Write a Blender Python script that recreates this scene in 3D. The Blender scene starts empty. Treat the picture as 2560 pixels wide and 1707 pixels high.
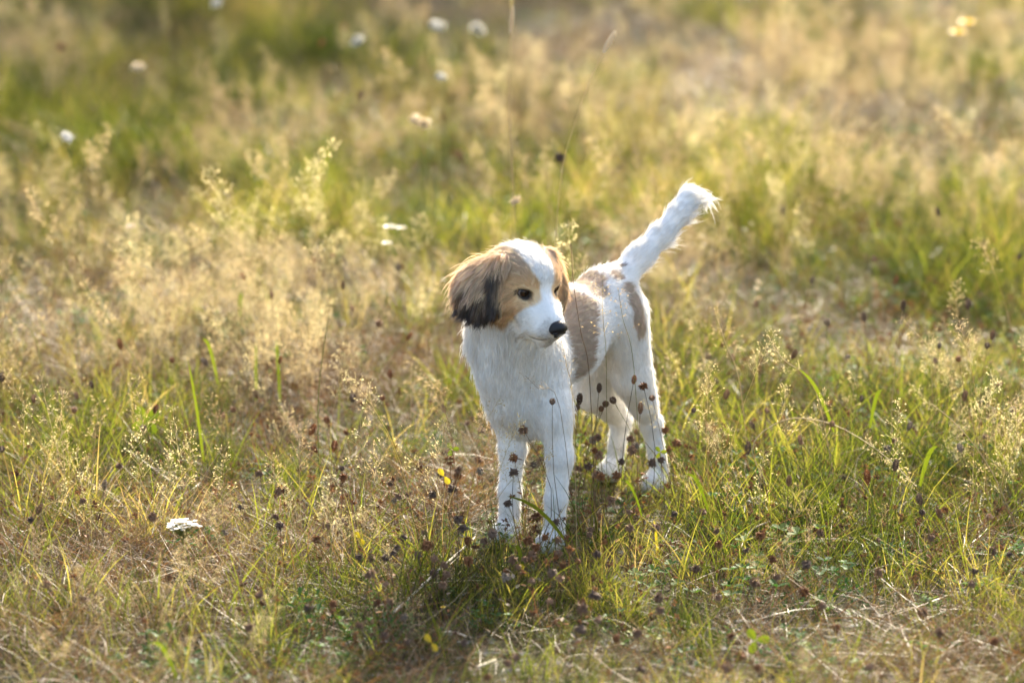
import bpy, math, random
import numpy as np
from mathutils import Vector, Matrix, kdtree

random.seed(7)
rng = np.random.default_rng(7)
SC = bpy.context.scene
COL = SC.collection

# ------------------------------------------------------------------ camera
CAM_H = 1.743
PITCH = math.radians(13.28)
LENS = 135.0
DY = 2.19        # distances below are counted from a mark 2.19 m in front of the lens
cam = bpy.data.cameras.new('camera')
cam_o = bpy.data.objects.new('camera', cam)
COL.objects.link(cam_o)
cam_o.location = (0, 0, CAM_H)
cam_o.rotation_euler = (math.pi / 2 - PITCH, 0, 0)
cam.lens = LENS
cam.sensor_width = 36.0
cam.clip_start = 0.05
cam.clip_end = 2000.0
cam.dof.use_dof = True
cam.dof.focus_distance = 6.08
cam.dof.aperture_fstop = 2.9
cam.dof.aperture_blades = 0
SC.camera = cam_o

# ------------------------------------------------------------------ light
SUN_AZ = math.radians(13)      # to the right of straight ahead
SUN_EL = math.radians(31)
SKY_STRENGTH = 0.14
world = bpy.data.worlds.new('World')
SC.world = world
world.use_nodes = True
wn = world.node_tree.nodes
wl = world.node_tree.links
wn.clear()
w_out = wn.new('ShaderNodeOutputWorld')
w_bg = wn.new('ShaderNodeBackground')
w_sky = wn.new('ShaderNodeTexSky')
w_sky.sky_type = 'NISHITA'
w_sky.sun_disc = False
w_sky.sun_elevation = SUN_EL
w_sky.sun_rotation = SUN_AZ
w_sky.air_density = 1.0
w_sky.dust_density = 4.0
w_sky.ozone_density = 0.5
w_bg.inputs['Strength'].default_value = SKY_STRENGTH
wl.new(w_sky.outputs[0], w_bg.inputs[0])
wl.new(w_bg.outputs[0], w_out.inputs[0])
sun = bpy.data.lights.new('sun', 'SUN')
sun.energy = 5.0
sun.angle = math.radians(0.6)
sun.color = (1.0, 0.90, 0.72)
sun_o = bpy.data.objects.new('sun', sun)
COL.objects.link(sun_o)
SUN_DIR = Vector((math.sin(SUN_AZ) * math.cos(SUN_EL), math.cos(SUN_AZ) * math.cos(SUN_EL), math.sin(SUN_EL)))
sun_o.rotation_euler = SUN_DIR.to_track_quat('Z', 'Y').to_euler()
sun_o.location = SUN_DIR * 30

SC.view_settings.view_transform = 'Standard'
SC.view_settings.look = 'None'
SC.view_settings.gamma = 1.0
SC.view_settings.use_curve_mapping = False
SC.view_settings.exposure = 1.86
SC.render.engine = 'CYCLES'
SC.cycles.max_bounces = 10
SC.cycles.diffuse_bounces = 3
SC.cycles.glossy_bounces = 4
SC.cycles.transmission_bounces = 8
SC.cycles.transparent_max_bounces = 8
SC.cycles.use_denoising = True
SC.cycles.sample_clamp_indirect = 6.0
SC.cycles_curves.shape = 'RIBBONS'

# ------------------------------------------------------------------ where a picture point lies in the field
FPX = LENS / 36.0 * 2560.0
CP, SP = math.cos(PITCH), math.sin(PITCH)

def at(px, py, Y):
    """point of the place at distance Y along the ground, seen at a photo position"""
    a, b = (px - 1280.0) / FPX, (853.5 - py) / FPX
    dx, dy, dz = a, CP + b * SP, -SP + b * CP
    Y = Y + DY
    k = Y / dy
    return np.array((dx * k, Y, CAM_H + dz * k))

def gp(px, py, z=0.0):
    a, b = (px - 1280.0) / FPX, (853.5 - py) / FPX
    dx, dy, dz = a, CP + b * SP, -SP + b * CP
    k = (z - CAM_H) / dz
    return np.array((dx * k, dy * k, z))

def proj(P):
    P = np.asarray(P, float)
    y, z = P[..., 1], P[..., 2] - CAM_H
    d = y * CP - z * SP
    u = y * SP + z * CP
    return np.stack((1280 + P[..., 0] / d * FPX, 853.5 - u / d * FPX, d), -1)

def tag(o, label=None, cat=None, group=None, kind=None):
    if label: o['label'] = label
    if cat: o['category'] = cat
    if group: o['group'] = group
    if kind: o['kind'] = kind
    return o

def link(o, parent=None):
    COL.objects.link(o)
    if parent is not None:
        o.parent = parent
    return o

def empty(name, loc=(0, 0, 0)):
    o = bpy.data.objects.new(name, None)
    o.empty_display_size = 0.05
    o.location = loc
    return link(o)

def mesh_from(name, V, F, mats=None, mi=None, smooth=False):
    me = bpy.data.meshes.new(name)
    me.from_pydata([tuple(map(float, v)) for v in V], [], [tuple(int(i) for i in f) for f in F])
    for m in mats or []:
        me.materials.append(m)
    if mi is not None:
        me.polygons.foreach_set('material_index', np.asarray(mi, np.int32))
    if smooth:
        me.polygons.foreach_set('use_smooth', np.ones(len(F), bool))
    me.update()
    return me

# ------------------------------------------------------------------ materials
def new_mat(name):
    m = bpy.data.materials.new(name)
    m.use_nodes = True
    nt = m.node_tree
    nt.nodes.clear()
    out = nt.nodes.new('ShaderNodeOutputMaterial')
    return m, nt, out

def leaf_mat(name, stops, trans=0.5, rough=0.45, spec=0.35, patch=None, tint=1.25, patch_scale=1.6, sat=1.1):
    """thin plant tissue: colour picked per plant, light passes through it"""
    m, nt, out = new_mat(name)
    N, L = nt.nodes, nt.links
    info = N.new('ShaderNodeObjectInfo')
    geo = N.new('ShaderNodeNewGeometry')
    isl = N.new('ShaderNodeMath'); isl.operation = 'ADD'
    mul = N.new('ShaderNodeMath'); mul.operation = 'MULTIPLY'; mul.inputs[1].default_value = 0.6
    mul2 = N.new('ShaderNodeMath'); mul2.operation = 'MULTIPLY'; mul2.inputs[1].default_value = 0.4
    L.new(info.outputs['Random'], mul.inputs[0])
    L.new(geo.outputs['Random Per Island'], mul2.inputs[0])
    L.new(mul.outputs[0], isl.inputs[0]); L.new(mul2.outputs[0], isl.inputs[1])
    fac = isl.outputs[0]
    if patch:
        nz = N.new('ShaderNodeTexNoise'); nz.inputs['Scale'].default_value = patch_scale
        nz.inputs['Detail'].default_value = 2
        L.new(geo.outputs['Position'], nz.inputs['Vector'])
        ma = N.new('ShaderNodeMath'); ma.operation = 'MULTIPLY_ADD'
        ma.inputs[1].default_value = patch; ma.inputs[2].default_value = -0.5 * patch
        L.new(nz.outputs['Fac'], ma.inputs[0])
        ad = N.new('ShaderNodeMath'); ad.operation = 'ADD'; ad.use_clamp = True
        L.new(fac, ad.inputs[0]); L.new(ma.outputs[0], ad.inputs[1])
        fac = ad.outputs[0]
    ramp = N.new('ShaderNodeValToRGB')
    el = ramp.color_ramp.elements
    while len(el) < len(stops): el.new(0.5)
    for e, (p, c) in zip(el, stops):
        e.position = p; e.color = (*c, 1)
    L.new(fac, ramp.inputs[0])
    bs = N.new('ShaderNodeBsdfPrincipled')
    bs.inputs['Roughness'].default_value = rough
    bs.inputs['Specular IOR Level'].default_value = spec
    L.new(ramp.outputs[0], bs.inputs['Base Color'])
    tr = N.new('ShaderNodeBsdfTranslucent')
    hs = N.new('ShaderNodeHueSaturation'); hs.inputs['Saturation'].default_value = sat; hs.inputs['Value'].default_value = tint
    L.new(ramp.outputs[0], hs.inputs['Color'])
    L.new(hs.outputs[0], tr.inputs['Color'])
    mx = N.new('ShaderNodeMixShader'); mx.inputs[0].default_value = trans
    L.new(bs.outputs[0], mx.inputs[1]); L.new(tr.outputs[0], mx.inputs[2])
    L.new(mx.outputs[0], out.inputs[0])
    return m

# ================================================================== ground sheet
m_soil, nt, out = new_mat('turf_soil')
N, L = nt.nodes, nt.links
geo = N.new('ShaderNodeNewGeometry')
n1 = N.new('ShaderNodeTexNoise'); n1.inputs['Scale'].default_value = 38; n1.inputs['Detail'].default_value = 8
n2 = N.new('ShaderNodeTexNoise'); n2.inputs['Scale'].default_value = 2.2; n2.inputs['Detail'].default_value = 3
for n in (n1, n2): L.new(geo.outputs['Position'], n.inputs['Vector'])
r1 = N.new('ShaderNodeValToRGB')
for e, (p, c) in zip([r1.color_ramp.elements[0], r1.color_ramp.elements[1], r1.color_ramp.elements.new(.55)],
                     ((.25, (.025, .018, .010)), (.8, (.13, .10, .055)), (.55, (.055, .040, .020)))):
    e.position = p; e.color = (*c, 1)
r2 = N.new('ShaderNodeValToRGB')
r2.color_ramp.elements[0].position = .4; r2.color_ramp.elements[1].position = .65
r2.color_ramp.elements[0].color = (.035, .042, .012, 1); r2.color_ramp.elements[1].color = (.08, .06, .028, 1)
mx = N.new('ShaderNodeMix'); mx.data_type = 'RGBA'; mx.inputs[0].default_value = .45
L.new(n1.outputs['Fac'], r1.inputs[0]); L.new(n2.outputs['Fac'], r2.inputs[0])
L.new(r1.outputs[0], mx.inputs[6]); L.new(r2.outputs[0], mx.inputs[7])
bs = N.new('ShaderNodeBsdfPrincipled'); bs.inputs['Roughness'].default_value = .95; bs.inputs['Specular IOR Level'].default_value = .1
bp = N.new('ShaderNodeBump'); bp.inputs['Strength'].default_value = .8; bp.inputs['Distance'].default_value = .02
L.new(n1.outputs['Fac'], bp.inputs['Height']); L.new(bp.outputs[0], bs.inputs['Normal'])
L.new(mx.outputs[2], bs.inputs['Base Color']); L.new(bs.outputs[0], out.inputs[0])

xs = np.concatenate((-np.geomspace(600, 6, 14), np.linspace(-5, 5, 41), np.geomspace(6, 600, 14)))
ys = np.concatenate((np.linspace(-8, 24, 97), np.geomspace(25, 900, 18)))
GX, GY = np.meshgrid(xs, ys, indexing='ij')
def ground_z(x, y):
    far = np.clip((np.hypot(x - .1, y - 6.1) - .7) / 1.5, 0, 1)
    return far * (.018 * np.sin(x * 2.3 + 1) * np.cos(y * 1.7) + .010 * np.sin(x * 5.1 + y * 4.3)) - .004
GZ = ground_z(GX, GY)
nx_, ny_ = GX.shape
GF = [(i * ny_ + j, (i + 1) * ny_ + j, (i + 1) * ny_ + j + 1, i * ny_ + j + 1) for i in range(nx_ - 1) for j in range(ny_ - 1)]
ground = link(bpy.data.objects.new('ground', mesh_from('ground', np.stack((GX, GY, GZ), -1).reshape(-1, 3), GF, [m_soil], smooth=True)))
tag(ground, 'brown turf soil under the meadow grass', kind='structure')

# ================================================================== the dog
class Field:
    """signed distance grid: parts melt into one continuous surface"""
    def __init__(self, lo, hi, h):
        self.lo = np.array(lo, float); self.h = h
        self.n = np.ceil((np.array(hi) - self.lo) / h).astype(int) + 1
        self.D = np.full(self.n, 0.06, np.float32)
        self.prims = []
    def _box(self, mn, mx):
        i0 = np.clip(np.floor((mn - self.lo) / self.h).astype(int), 0, self.n - 1)
        i1 = np.clip(np.ceil((mx - self.lo) / self.h).astype(int) + 1, 1, self.n)
        sl = tuple(slice(a, b) for a, b in zip(i0, i1))
        ax = [self.lo[k] + self.h * np.arange(i0[k], i1[k]) for k in range(3)]
        return sl, np.stack(np.meshgrid(*ax, indexing='ij'), -1)
    def add(self, p):
        self.prims.append(p)
        sl, P = self._box(*p.bounds())
        d = p.dist(P)
        D = self.D[sl]
        k = p.k
        if p.sub:
            hh = np.clip(0.5 - 0.5 * (D + d) / k, 0, 1)
            D[...] = D * (1 - hh) + (-d) * hh + k * hh * (1 - hh)
        else:
            hh = np.clip(0.5 + 0.5 * (D - d) / k, 0, 1)
            D[...] = D * (1 - hh) + d * hh - k * hh * (1 - hh)
    def surface(self, smooth=2):
        D, h = self.D, self.h
        ins = D < 0
        nx, ny, nz = D.shape
        c = [(i, j, k) for i in (0, 1) for j in (0, 1) for k in (0, 1)]
        cnt = sum(ins[i:nx - 1 + i, j:ny - 1 + j, k:nz - 1 + k].astype(np.int8) for i, j, k in c)
        act = (cnt > 0) & (cnt < 8)
        idx = np.full(act.shape, -1, np.int64)
        cells = np.argwhere(act)
        idx[act] = np.arange(len(cells))
        acc = np.zeros((len(cells), 3)); num = np.zeros(len(cells))
        for a in c:
            for ax in range(3):
                if a[ax] == 1: continue
                b = list(a); b[ax] = 1
                da = D[cells[:, 0] + a[0], cells[:, 1] + a[1], cells[:, 2] + a[2]].astype(float)
                db = D[cells[:, 0] + b[0], cells[:, 1] + b[1], cells[:, 2] + b[2]].astype(float)
                cr = (da < 0) != (db < 0)
                t = np.where(cr, da / np.where(cr, da - db, 1), 0)
                pt = np.array(a, float)[None] + np.eye(3)[ax][None] * t[:, None]
                acc[cr] += pt[cr]; num[cr] += 1
        V = self.lo + h * (cells + acc / num[:, None])
        F = []
        for ax in range(3):
            b, cc = [(1, 2), (2, 0), (0, 1)][ax]
            s0 = [slice(None)] * 3; s1 = [slice(None)] * 3
            s0[ax] = slice(0, -1); s1[ax] = slice(1, None)
            A, B = ins[tuple(s0)], ins[tuple(s1)]
            E = np.argwhere(A != B)
            E = E[(E[:, b] > 0) & (E[:, cc] > 0) & (E[:, b] < D.shape[b] - 1) & (E[:, cc] < D.shape[cc] - 1)]
            q = []
            for ob, oc in ((-1, -1), (0, -1), (0, 0), (-1, 0)):
                e = E.copy(); e[:, b] += ob; e[:, cc] += oc
                q.append(idx[e[:, 0], e[:, 1], e[:, 2]])
            q = np.stack(q, 1)
            fl = ~A[E[:, 0], E[:, 1], E[:, 2]]
            q[fl] = q[fl][:, ::-1]
            F.append(q)
        F = np.concatenate(F)
        F = F[(F >= 0).all(1)]
        e = np.concatenate([F[:, [0, 1]], F[:, [1, 2]], F[:, [2, 3]], F[:, [3, 0]]])
        for it in range(smooth):
            for lam in (0.5, -0.45):
                S = np.zeros_like(V); n = np.zeros(len(V))
                np.add.at(S, e[:, 0], V[e[:, 1]]); np.add.at(n, e[:, 0], 1)
                V = V + lam * (S / np.maximum(n, 1)[:, None] - V)
        return V, F

class Cone:
    def __init__(self, a, b, ra, rb, k=0.02, n=None, sq=1.0, sub=False, flow=None, hair=0.014, lift=0.35, reg='coat'):
        self.a, self.b = np.array(a, float), np.array(b, float)
        self.ra, self.rb, self.k, self.sub = ra, rb, k, sub
        self.n = None if n is None else np.array(n, float) / np.linalg.norm(n)
        self.sq = sq
        self.hair, self.lift, self.reg = hair, lift, reg
        f = self.b - self.a if flow is None else np.array(flow, float)
        self.flow = f / (np.linalg.norm(f) + 1e-9)
    def bounds(self):
        r = max(self.ra, self.rb) * max(1.0, self.sq) + self.k + 0.006
        return np.minimum(self.a, self.b) - r, np.maximum(self.a, self.b) + r
    def dist(self, P):
        q, a, b = P, self.a, self.b
        if self.n is not None:
            f = 1 / self.sq - 1
            q = P + ((P - a) @ self.n)[..., None] * self.n * f
            b = b + ((b - a) @ self.n) * self.n * f
        ab = b - a
        t = np.clip(((q - a) @ ab) / max(ab @ ab, 1e-12), 0, 1)
        d = np.linalg.norm(q - a - t[..., None] * ab, axis=-1) - (self.ra + (self.rb - self.ra) * t)
        return d * (min(1.0, self.sq) if self.n is not None else 1.0)

class Ell:
    def __init__(self, c, R, r, k=0.02, sub=False, flow=(0, 0, -1), hair=0.014, lift=0.35, reg='coat'):
        self.c, self.R, self.r = np.array(c, float), np.array(R, float), np.array(r, float)
        self.k, self.sub, self.hair, self.lift, self.reg = k, sub, hair, lift, reg
        f = np.array(flow, float); self.flow = f / (np.linalg.norm(f) + 1e-9)
    def bounds(self):
        m = self.r.max() + self.k + 0.006
        return self.c - m, self.c + m
    def dist(self, P):
        q = (P - self.c) @ self.R
        k0 = np.linalg.norm(q / self.r, axis=-1)
        k1 = np.linalg.norm(q / (self.r ** 2), axis=-1)
        return k0 * (k0 - 1) / np.maximum(k1, 1e-6)

# body frame: s runs from the fore paws to the hind paws, l to the dog's left
P0 = np.array((0.033, 5.96, 0.0))
AX = np.array((math.sin(math.radians(29)), math.cos(math.radians(29)), 0))
LX = np.array((math.cos(math.radians(29)), -math.sin(math.radians(29)), 0))
UZ = np.array((0, 0, 1.0))
BODY_R = np.stack((AX, LX, UZ), 1)
def bw(s, l, z): return P0 + s * AX + l * LX + z * UZ

# head frame: f to the nose, l to the dog's left, u up; origin between the eyes
HYAW, HPITCH, HROLL = math.radians(34), math.radians(18.5), math.radians(0)
_F0 = np.array((math.sin(HYAW), -math.cos(HYAW), 0))
HL = np.array((math.cos(HYAW), math.sin(HYAW), 0))
HF = _F0 * math.cos(HPITCH) - UZ * math.sin(HPITCH)
HU = UZ * math.cos(HPITCH) + _F0 * math.sin(HPITCH)
HL, HU = HL * math.cos(HROLL) + HU * math.sin(HROLL), HU * math.cos(HROLL) - HL * math.sin(HROLL)
HEAD_R = np.stack((HF, HL, HU), 1)
HO = at(1350, 726, 3.66)
def hw(f, l, u): return HO + f * HF + l * HL + u * HU

MOUTH = []
def build_dog_field():
    fld = Field((-0.17, 5.71, -0.01), (0.40, 6.55, 0.66), 0.0032)
    A = fld.add
    # trunk
    A(Cone(bw(.050, -.036, .290), bw(.16, -.020, .312), .054, .056, k=.03, n=UZ, sq=1.30, hair=.012))
    A(Cone(bw(.16, -.020, .318), bw(.25, -.012, .345), .053, .046, k=.03, n=UZ, sq=1.18, hair=.011))
    A(Ell(bw(.275, -.010, .343), BODY_R, (.048, .042, .058), k=.03, flow=AX - .5 * UZ, hair=.011))
    # breast and throat
    A(Ell(bw(.000, -.034, .280), BODY_R, (.044, .058, .080), k=.03, flow=(-.1, -.2, -1), hair=.019, lift=.30))
    A(Cone(bw(-.006, -.022, .240), bw(.02, -.016, .208), .038, .036, k=.03, flow=(0, -.1, -1), hair=.018, lift=.30))
    neck_top = hw(-.060, 0, -.015)
    A(Cone(neck_top, bw(.015, -.034, .310), .048, .062, k=.03, flow=(0, -.25, -1), hair=.019, lift=.32))
    A(Cone(hw(-.045, 0, -.050), bw(-.012, -.030, .300), .040, .052, k=.03, flow=(0, -.15, -1), hair=.019, lift=.32))
    A(Cone(at(1205, 795, 3.76), at(1205, 850, 3.785), .018, .024, k=.03, flow=(-.25, 0, -1), hair=.024, lift=.45))
    # fore legs
    for sd, ds, dl in ((1, -.004, .0), (-1, .006, .0)):
        A(Cone(bw(.03, .004 if sd > 0 else -.086, .300), bw(.018 + ds, .028 if sd > 0 else -.062, .215), .038, .029, k=.022, flow=(0, 0, -1), hair=.013))
        A(Cone(bw(.020 + ds, .030 if sd > 0 else -.061, .225), bw(.012 + ds, (.046 + dl) * sd, .150), .0265, .0200, k=.02, flow=(0, 0, -1), hair=.010))
        A(Cone(bw(.012 + ds, (.046 + dl) * sd, .150), bw(.000 + ds, (.045 + dl) * sd, .088), .0195, .0165, k=.012, hair=.009))
        A(Cone(bw(.000 + ds, (.045 + dl) * sd, .080), bw(-.004 + ds, (.044 + dl) * sd, .032), .0165, .0165, k=.012, hair=.008))
        A(Ell(bw(-.018 + ds, (.044 + dl) * sd, .017), BODY_R, (.029, .0225, .017), k=.012, flow=-AX, hair=.008, lift=.25))
        for t, (tl, ts) in enumerate(((-.0145, -.030), (-.0055, -.040), (.0055, -.040), (.0145, -.030))):
            A(Ell(bw(ts + ds, .044 * sd + tl, .012), BODY_R, (.0125, .0068, .011), k=.004, flow=-AX, hair=.006, lift=.2))
    # hind legs: hip, stifle, hock, paw
    for hip, knee, hock, foot, rk in (
            (bw(.268, .014, .325), at(1576, 945, 4.03), at(1628, 1058, 4.09), at(1648, 1172, 4.10), .026),
            (bw(.275, -.034, .320), at(1488, 970, 4.10), at(1552, 1046, 4.17), at(1538, 1146, 4.18), .033)):
        A(Cone(hip, knee, .046, rk, k=.03, n=LX, sq=.85, hair=.012, flow=(.1, .1, -1)))
        A(Cone(hip + .018 * AX, knee * .45 + hock * .55 + .004 * AX, .036, .020, k=.025, hair=.013, lift=.3, flow=(.2, .3, -1)))
        A(Cone(knee, hock, rk, .0155, k=.02, hair=.010))
        A(Ell(hock, BODY_R, (.0165, .0140, .018), k=.012, hair=.009))
        A(Cone(hock, foot, .0148, .0148, k=.012, hair=.009))
        pw_ = foot * (1, 1, 0) - .018 * AX
        A(Ell(pw_ + .018 * UZ, BODY_R, (.031, .022, .018), k=.012, flow=-AX, hair=.007, lift=.25))
        for tl, ts in ((-.0135, -.012), (-.005, -.023), (.005, -.023), (.0135, -.012)):
            A(Ell(pw_ + ts * AX + tl * LX + .012 * UZ, BODY_R, (.0125, .0065, .011), k=.004, flow=-AX, hair=.006, lift=.2))
    # tail
    tp = [at(1550, 697, 4.03), at(1598, 642, 4.055), at(1652, 588, 4.08), at(1695, 536, 4.10), at(1722, 494, 4.12), at(1752, 487, 4.14)]
    tr = [.022, .0175, .0145, .0125, .0105, .0065]
    for i in range(5):
        A(Cone(tp[i], tp[i + 1], tr[i], tr[i + 1], k=.028, hair=.013 if i < 3 else .021, lift=.26, reg='tail', flow=(.9, 0, -.5) if i == 4 else None))
    # ---------------- head
    H = lambda *a: hw(*a)
    back = -HF
    E = lambda c, r, **kw: A(Ell(hw(*c), HEAD_R, r, **kw))
    E((-.050, 0, .004), (.056, .053, .044), k=.02, flow=back + .2 * HU, hair=.012, lift=.32)
    E((-.020, 0, .012), (.030, .037, .028), k=.016, flow=back + .4 * HU, hair=.009, lift=.25)
    for sd in (1, -1):
        E((-.012, .022 * sd, .010), (.018, .016, .015), k=.012, flow=back * .8 + HU * .5 + HL * .4 * sd, hair=.007, lift=.2)
        E((-.046, .037 * sd, -.026), (.036, .026, .036), k=.02, flow=back * .9 - HU * .35 + HL * .2 * sd, hair=.015, lift=.3)
        E((.004, .020 * sd, -.032), (.028, .017, .021), k=.014, flow=back * .8 - HU * .5, hair=.007, lift=.2)
        A(Cone(H(.016, .0150 * sd, -.049), H(.044, .0100 * sd, -.0475), .0190, .0145, k=.010, flow=back * .7 - HU * .7, hair=.007, lift=.25))
    A(Cone(H(.000, 0, -.024), H(.045, 0, -.035), .0275, .0190, k=.014, flow=back, hair=.006, lift=.2))
    A(Cone(H(-.002, 0, -.006), H(.054, 0, -.026), .0140, .0110, k=.012, flow=back, hair=.005, lift=.18))
    A(Cone(H(-.036, 0, -.060), H(.037, 0, -.0660), .029, .0125, k=.014, flow=back - .3 * HU, hair=.010, lift=.3))
    # mouth crease, laid on the surface of the lips
    def on_lip(f, u, sd):
        for l in np.linspace(.048, 0, 97):
            p = hw(f, l * sd, u); i = np.round((p - fld.lo) / fld.h).astype(int)
            if fld.D[tuple(i)] < .0008: return np.array((f, l * sd, u))
        return np.array((f, 0, u))
    for sd in (1, -1):
        path = [on_lip(f, u, sd) for f, u in ((.058, -.0550), (.052, -.0590), (.043, -.0630), (.032, -.0660), (.020, -.0680), (.010, -.0675))]
        MOUTH.append(path)
        for p0, p1 in zip(path, path[1:]):
            A(Cone(hw(*p0), hw(*p1), .0020, .0020, k=.002, sub=True))
    # eye openings
    for sd in (1, -1):
        A(Cone(H(.004, .0240 * sd, -.0015), H(.000, .0350 * sd, -.0005), .0064, .0058, k=.004, sub=True))
    # hanging ears
    eb = [H(-.056, -.048, .022), at(1210, 692, 3.698), at(1190, 722, 3.688), at(1202, 748, 3.680)]
    er = [.016, .024, .032, .024]
    for i in range(3):
        A(Cone(eb[i], eb[i + 1], er[i], er[i + 1], k=.010, n=(-.62, -.72, .30), sq=.36, hair=.034 if i < 2 else .026, lift=.42,
               flow=(-.25, -.05, -1) if i else (-.9, 0, -.35), reg='right_ear'))
    A(Cone(at(1226, 690, 3.676), at(1220, 752, 3.668), .016, .015, k=.010, n=(-.62, -.72, .30), sq=.40, hair=.018, lift=.18,
           flow=(.05, -.05, -1), reg='right_ear'))
    el_ = [H(-.052, .044, .024), at(1380, 672, 3.750), at(1392, 715, 3.742), at(1394, 748, 3.732)]
    er2 = [.016, .019, .020, .013]
    for i in range(3):
        A(Cone(el_[i], el_[i + 1], er2[i], er2[i + 1], k=.010, n=(.93, .36, .1), sq=.36, hair=.020, lift=.30,
               flow=(.15, 0, -1) if i else (.8, 0, -.6), reg='left_ear'))
    return fld

dog_field = build_dog_field()
DV, DF = dog_field.surface(3)

def vnormals(V, F):
    n = np.cross(V[F[:, 2]] - V[F[:, 0]], V[F[:, 3]] - V[F[:, 1]])
    N = np.zeros_like(V)
    for i in range(4): np.add.at(N, F[:, i], n)
    return N / np.maximum(np.linalg.norm(N, axis=1), 1e-12)[:, None]
DN = vnormals(DV, DF)

# ------------------------------------------------------------------ coat pattern (pigment only)
WHITE = np.array((.93, .895, .84)); TAN = np.array((.80, .57, .325)); LTAN = np.array((.52, .415, .31))
RUST = np.array((.34, .155, .045)); DARK = np.array((.030, .026, .026)); BROWN = np.array((.20, .13, .08))

def smooth(x, a, b):
    t = np.clip((x - a) / (b - a), 0, 1)
    return t * t * (3 - 2 * t)

def wob(P, f, seed):
    r = np.random.default_rng(seed)
    o = np.zeros(len(P))
    for i in range(6):
        k = r.normal(size=3) * f * (1 + .35 * i)
        o += np.sin(P @ k + r.uniform(0, 6.3)) / (1 + .5 * i)
    return o / 2.6

def surf_pt(px, py):
    q = proj(DV)
    d2 = (q[:, 0] - px) ** 2 + (q[:, 1] - py) ** 2
    ok = d2 < 12 ** 2
    if not ok.any(): ok = d2 < d2.min() + 60
    i = np.flatnonzero(ok)
    return DV[i[np.argmin(q[i, 2])]]

PATCHES = [  # photo position on the coat, radii in body frame, pigment
    ((1464, 770), (.036, .05, .034), LTAN, .012), ((1462, 820), (.036, .05, .045), LTAN, .012), ((1470, 880), (.030, .05, .040), LTAN, .012),
    ((1464, 925), (.024, .05, .030), LTAN, .012),
    ((1462, 690), (.036, .036, .018), LTAN, .014), ((1492, 712), (.026, .026, .016), LTAN, .014),
    ((1592, 740), (.016, .016, .022), LTAN, .010), ((1606, 788), (.017, .015, .026), LTAN * 1.12, .010), ((1616, 822), (.014, .012, .016), LTAN * 1.12, .008),
    ((1580, 712), (.018, .014, .012), LTAN, .008),
    ((1545, 678), (.014, .013, .013), LTAN, .006), ((1556, 654), (.007, .005, .005), BROWN, .004)]
PATCH3 = [(surf_pt(*p), np.array(r), c, s) for p, r, c, s in PATCHES]

def reg_weights(P):
    Dm = np.stack([p.dist(P) for p in dog_field.prims if not p.sub], 1)
    W = np.exp(-np.clip(Dm - Dm.min(1, keepdims=True), 0, .2) / .007)
    W /= W.sum(1, keepdims=True)
    return W
SOLID = [p for p in dog_field.prims if not p.sub]
IS_EAR_R = np.array([p.reg == 'right_ear' for p in SOLID]); IS_EAR_L = np.array([p.reg == 'left_ear' for p in SOLID])
IS_TAIL = np.array([p.reg == 'tail' for p in SOLID])

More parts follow.
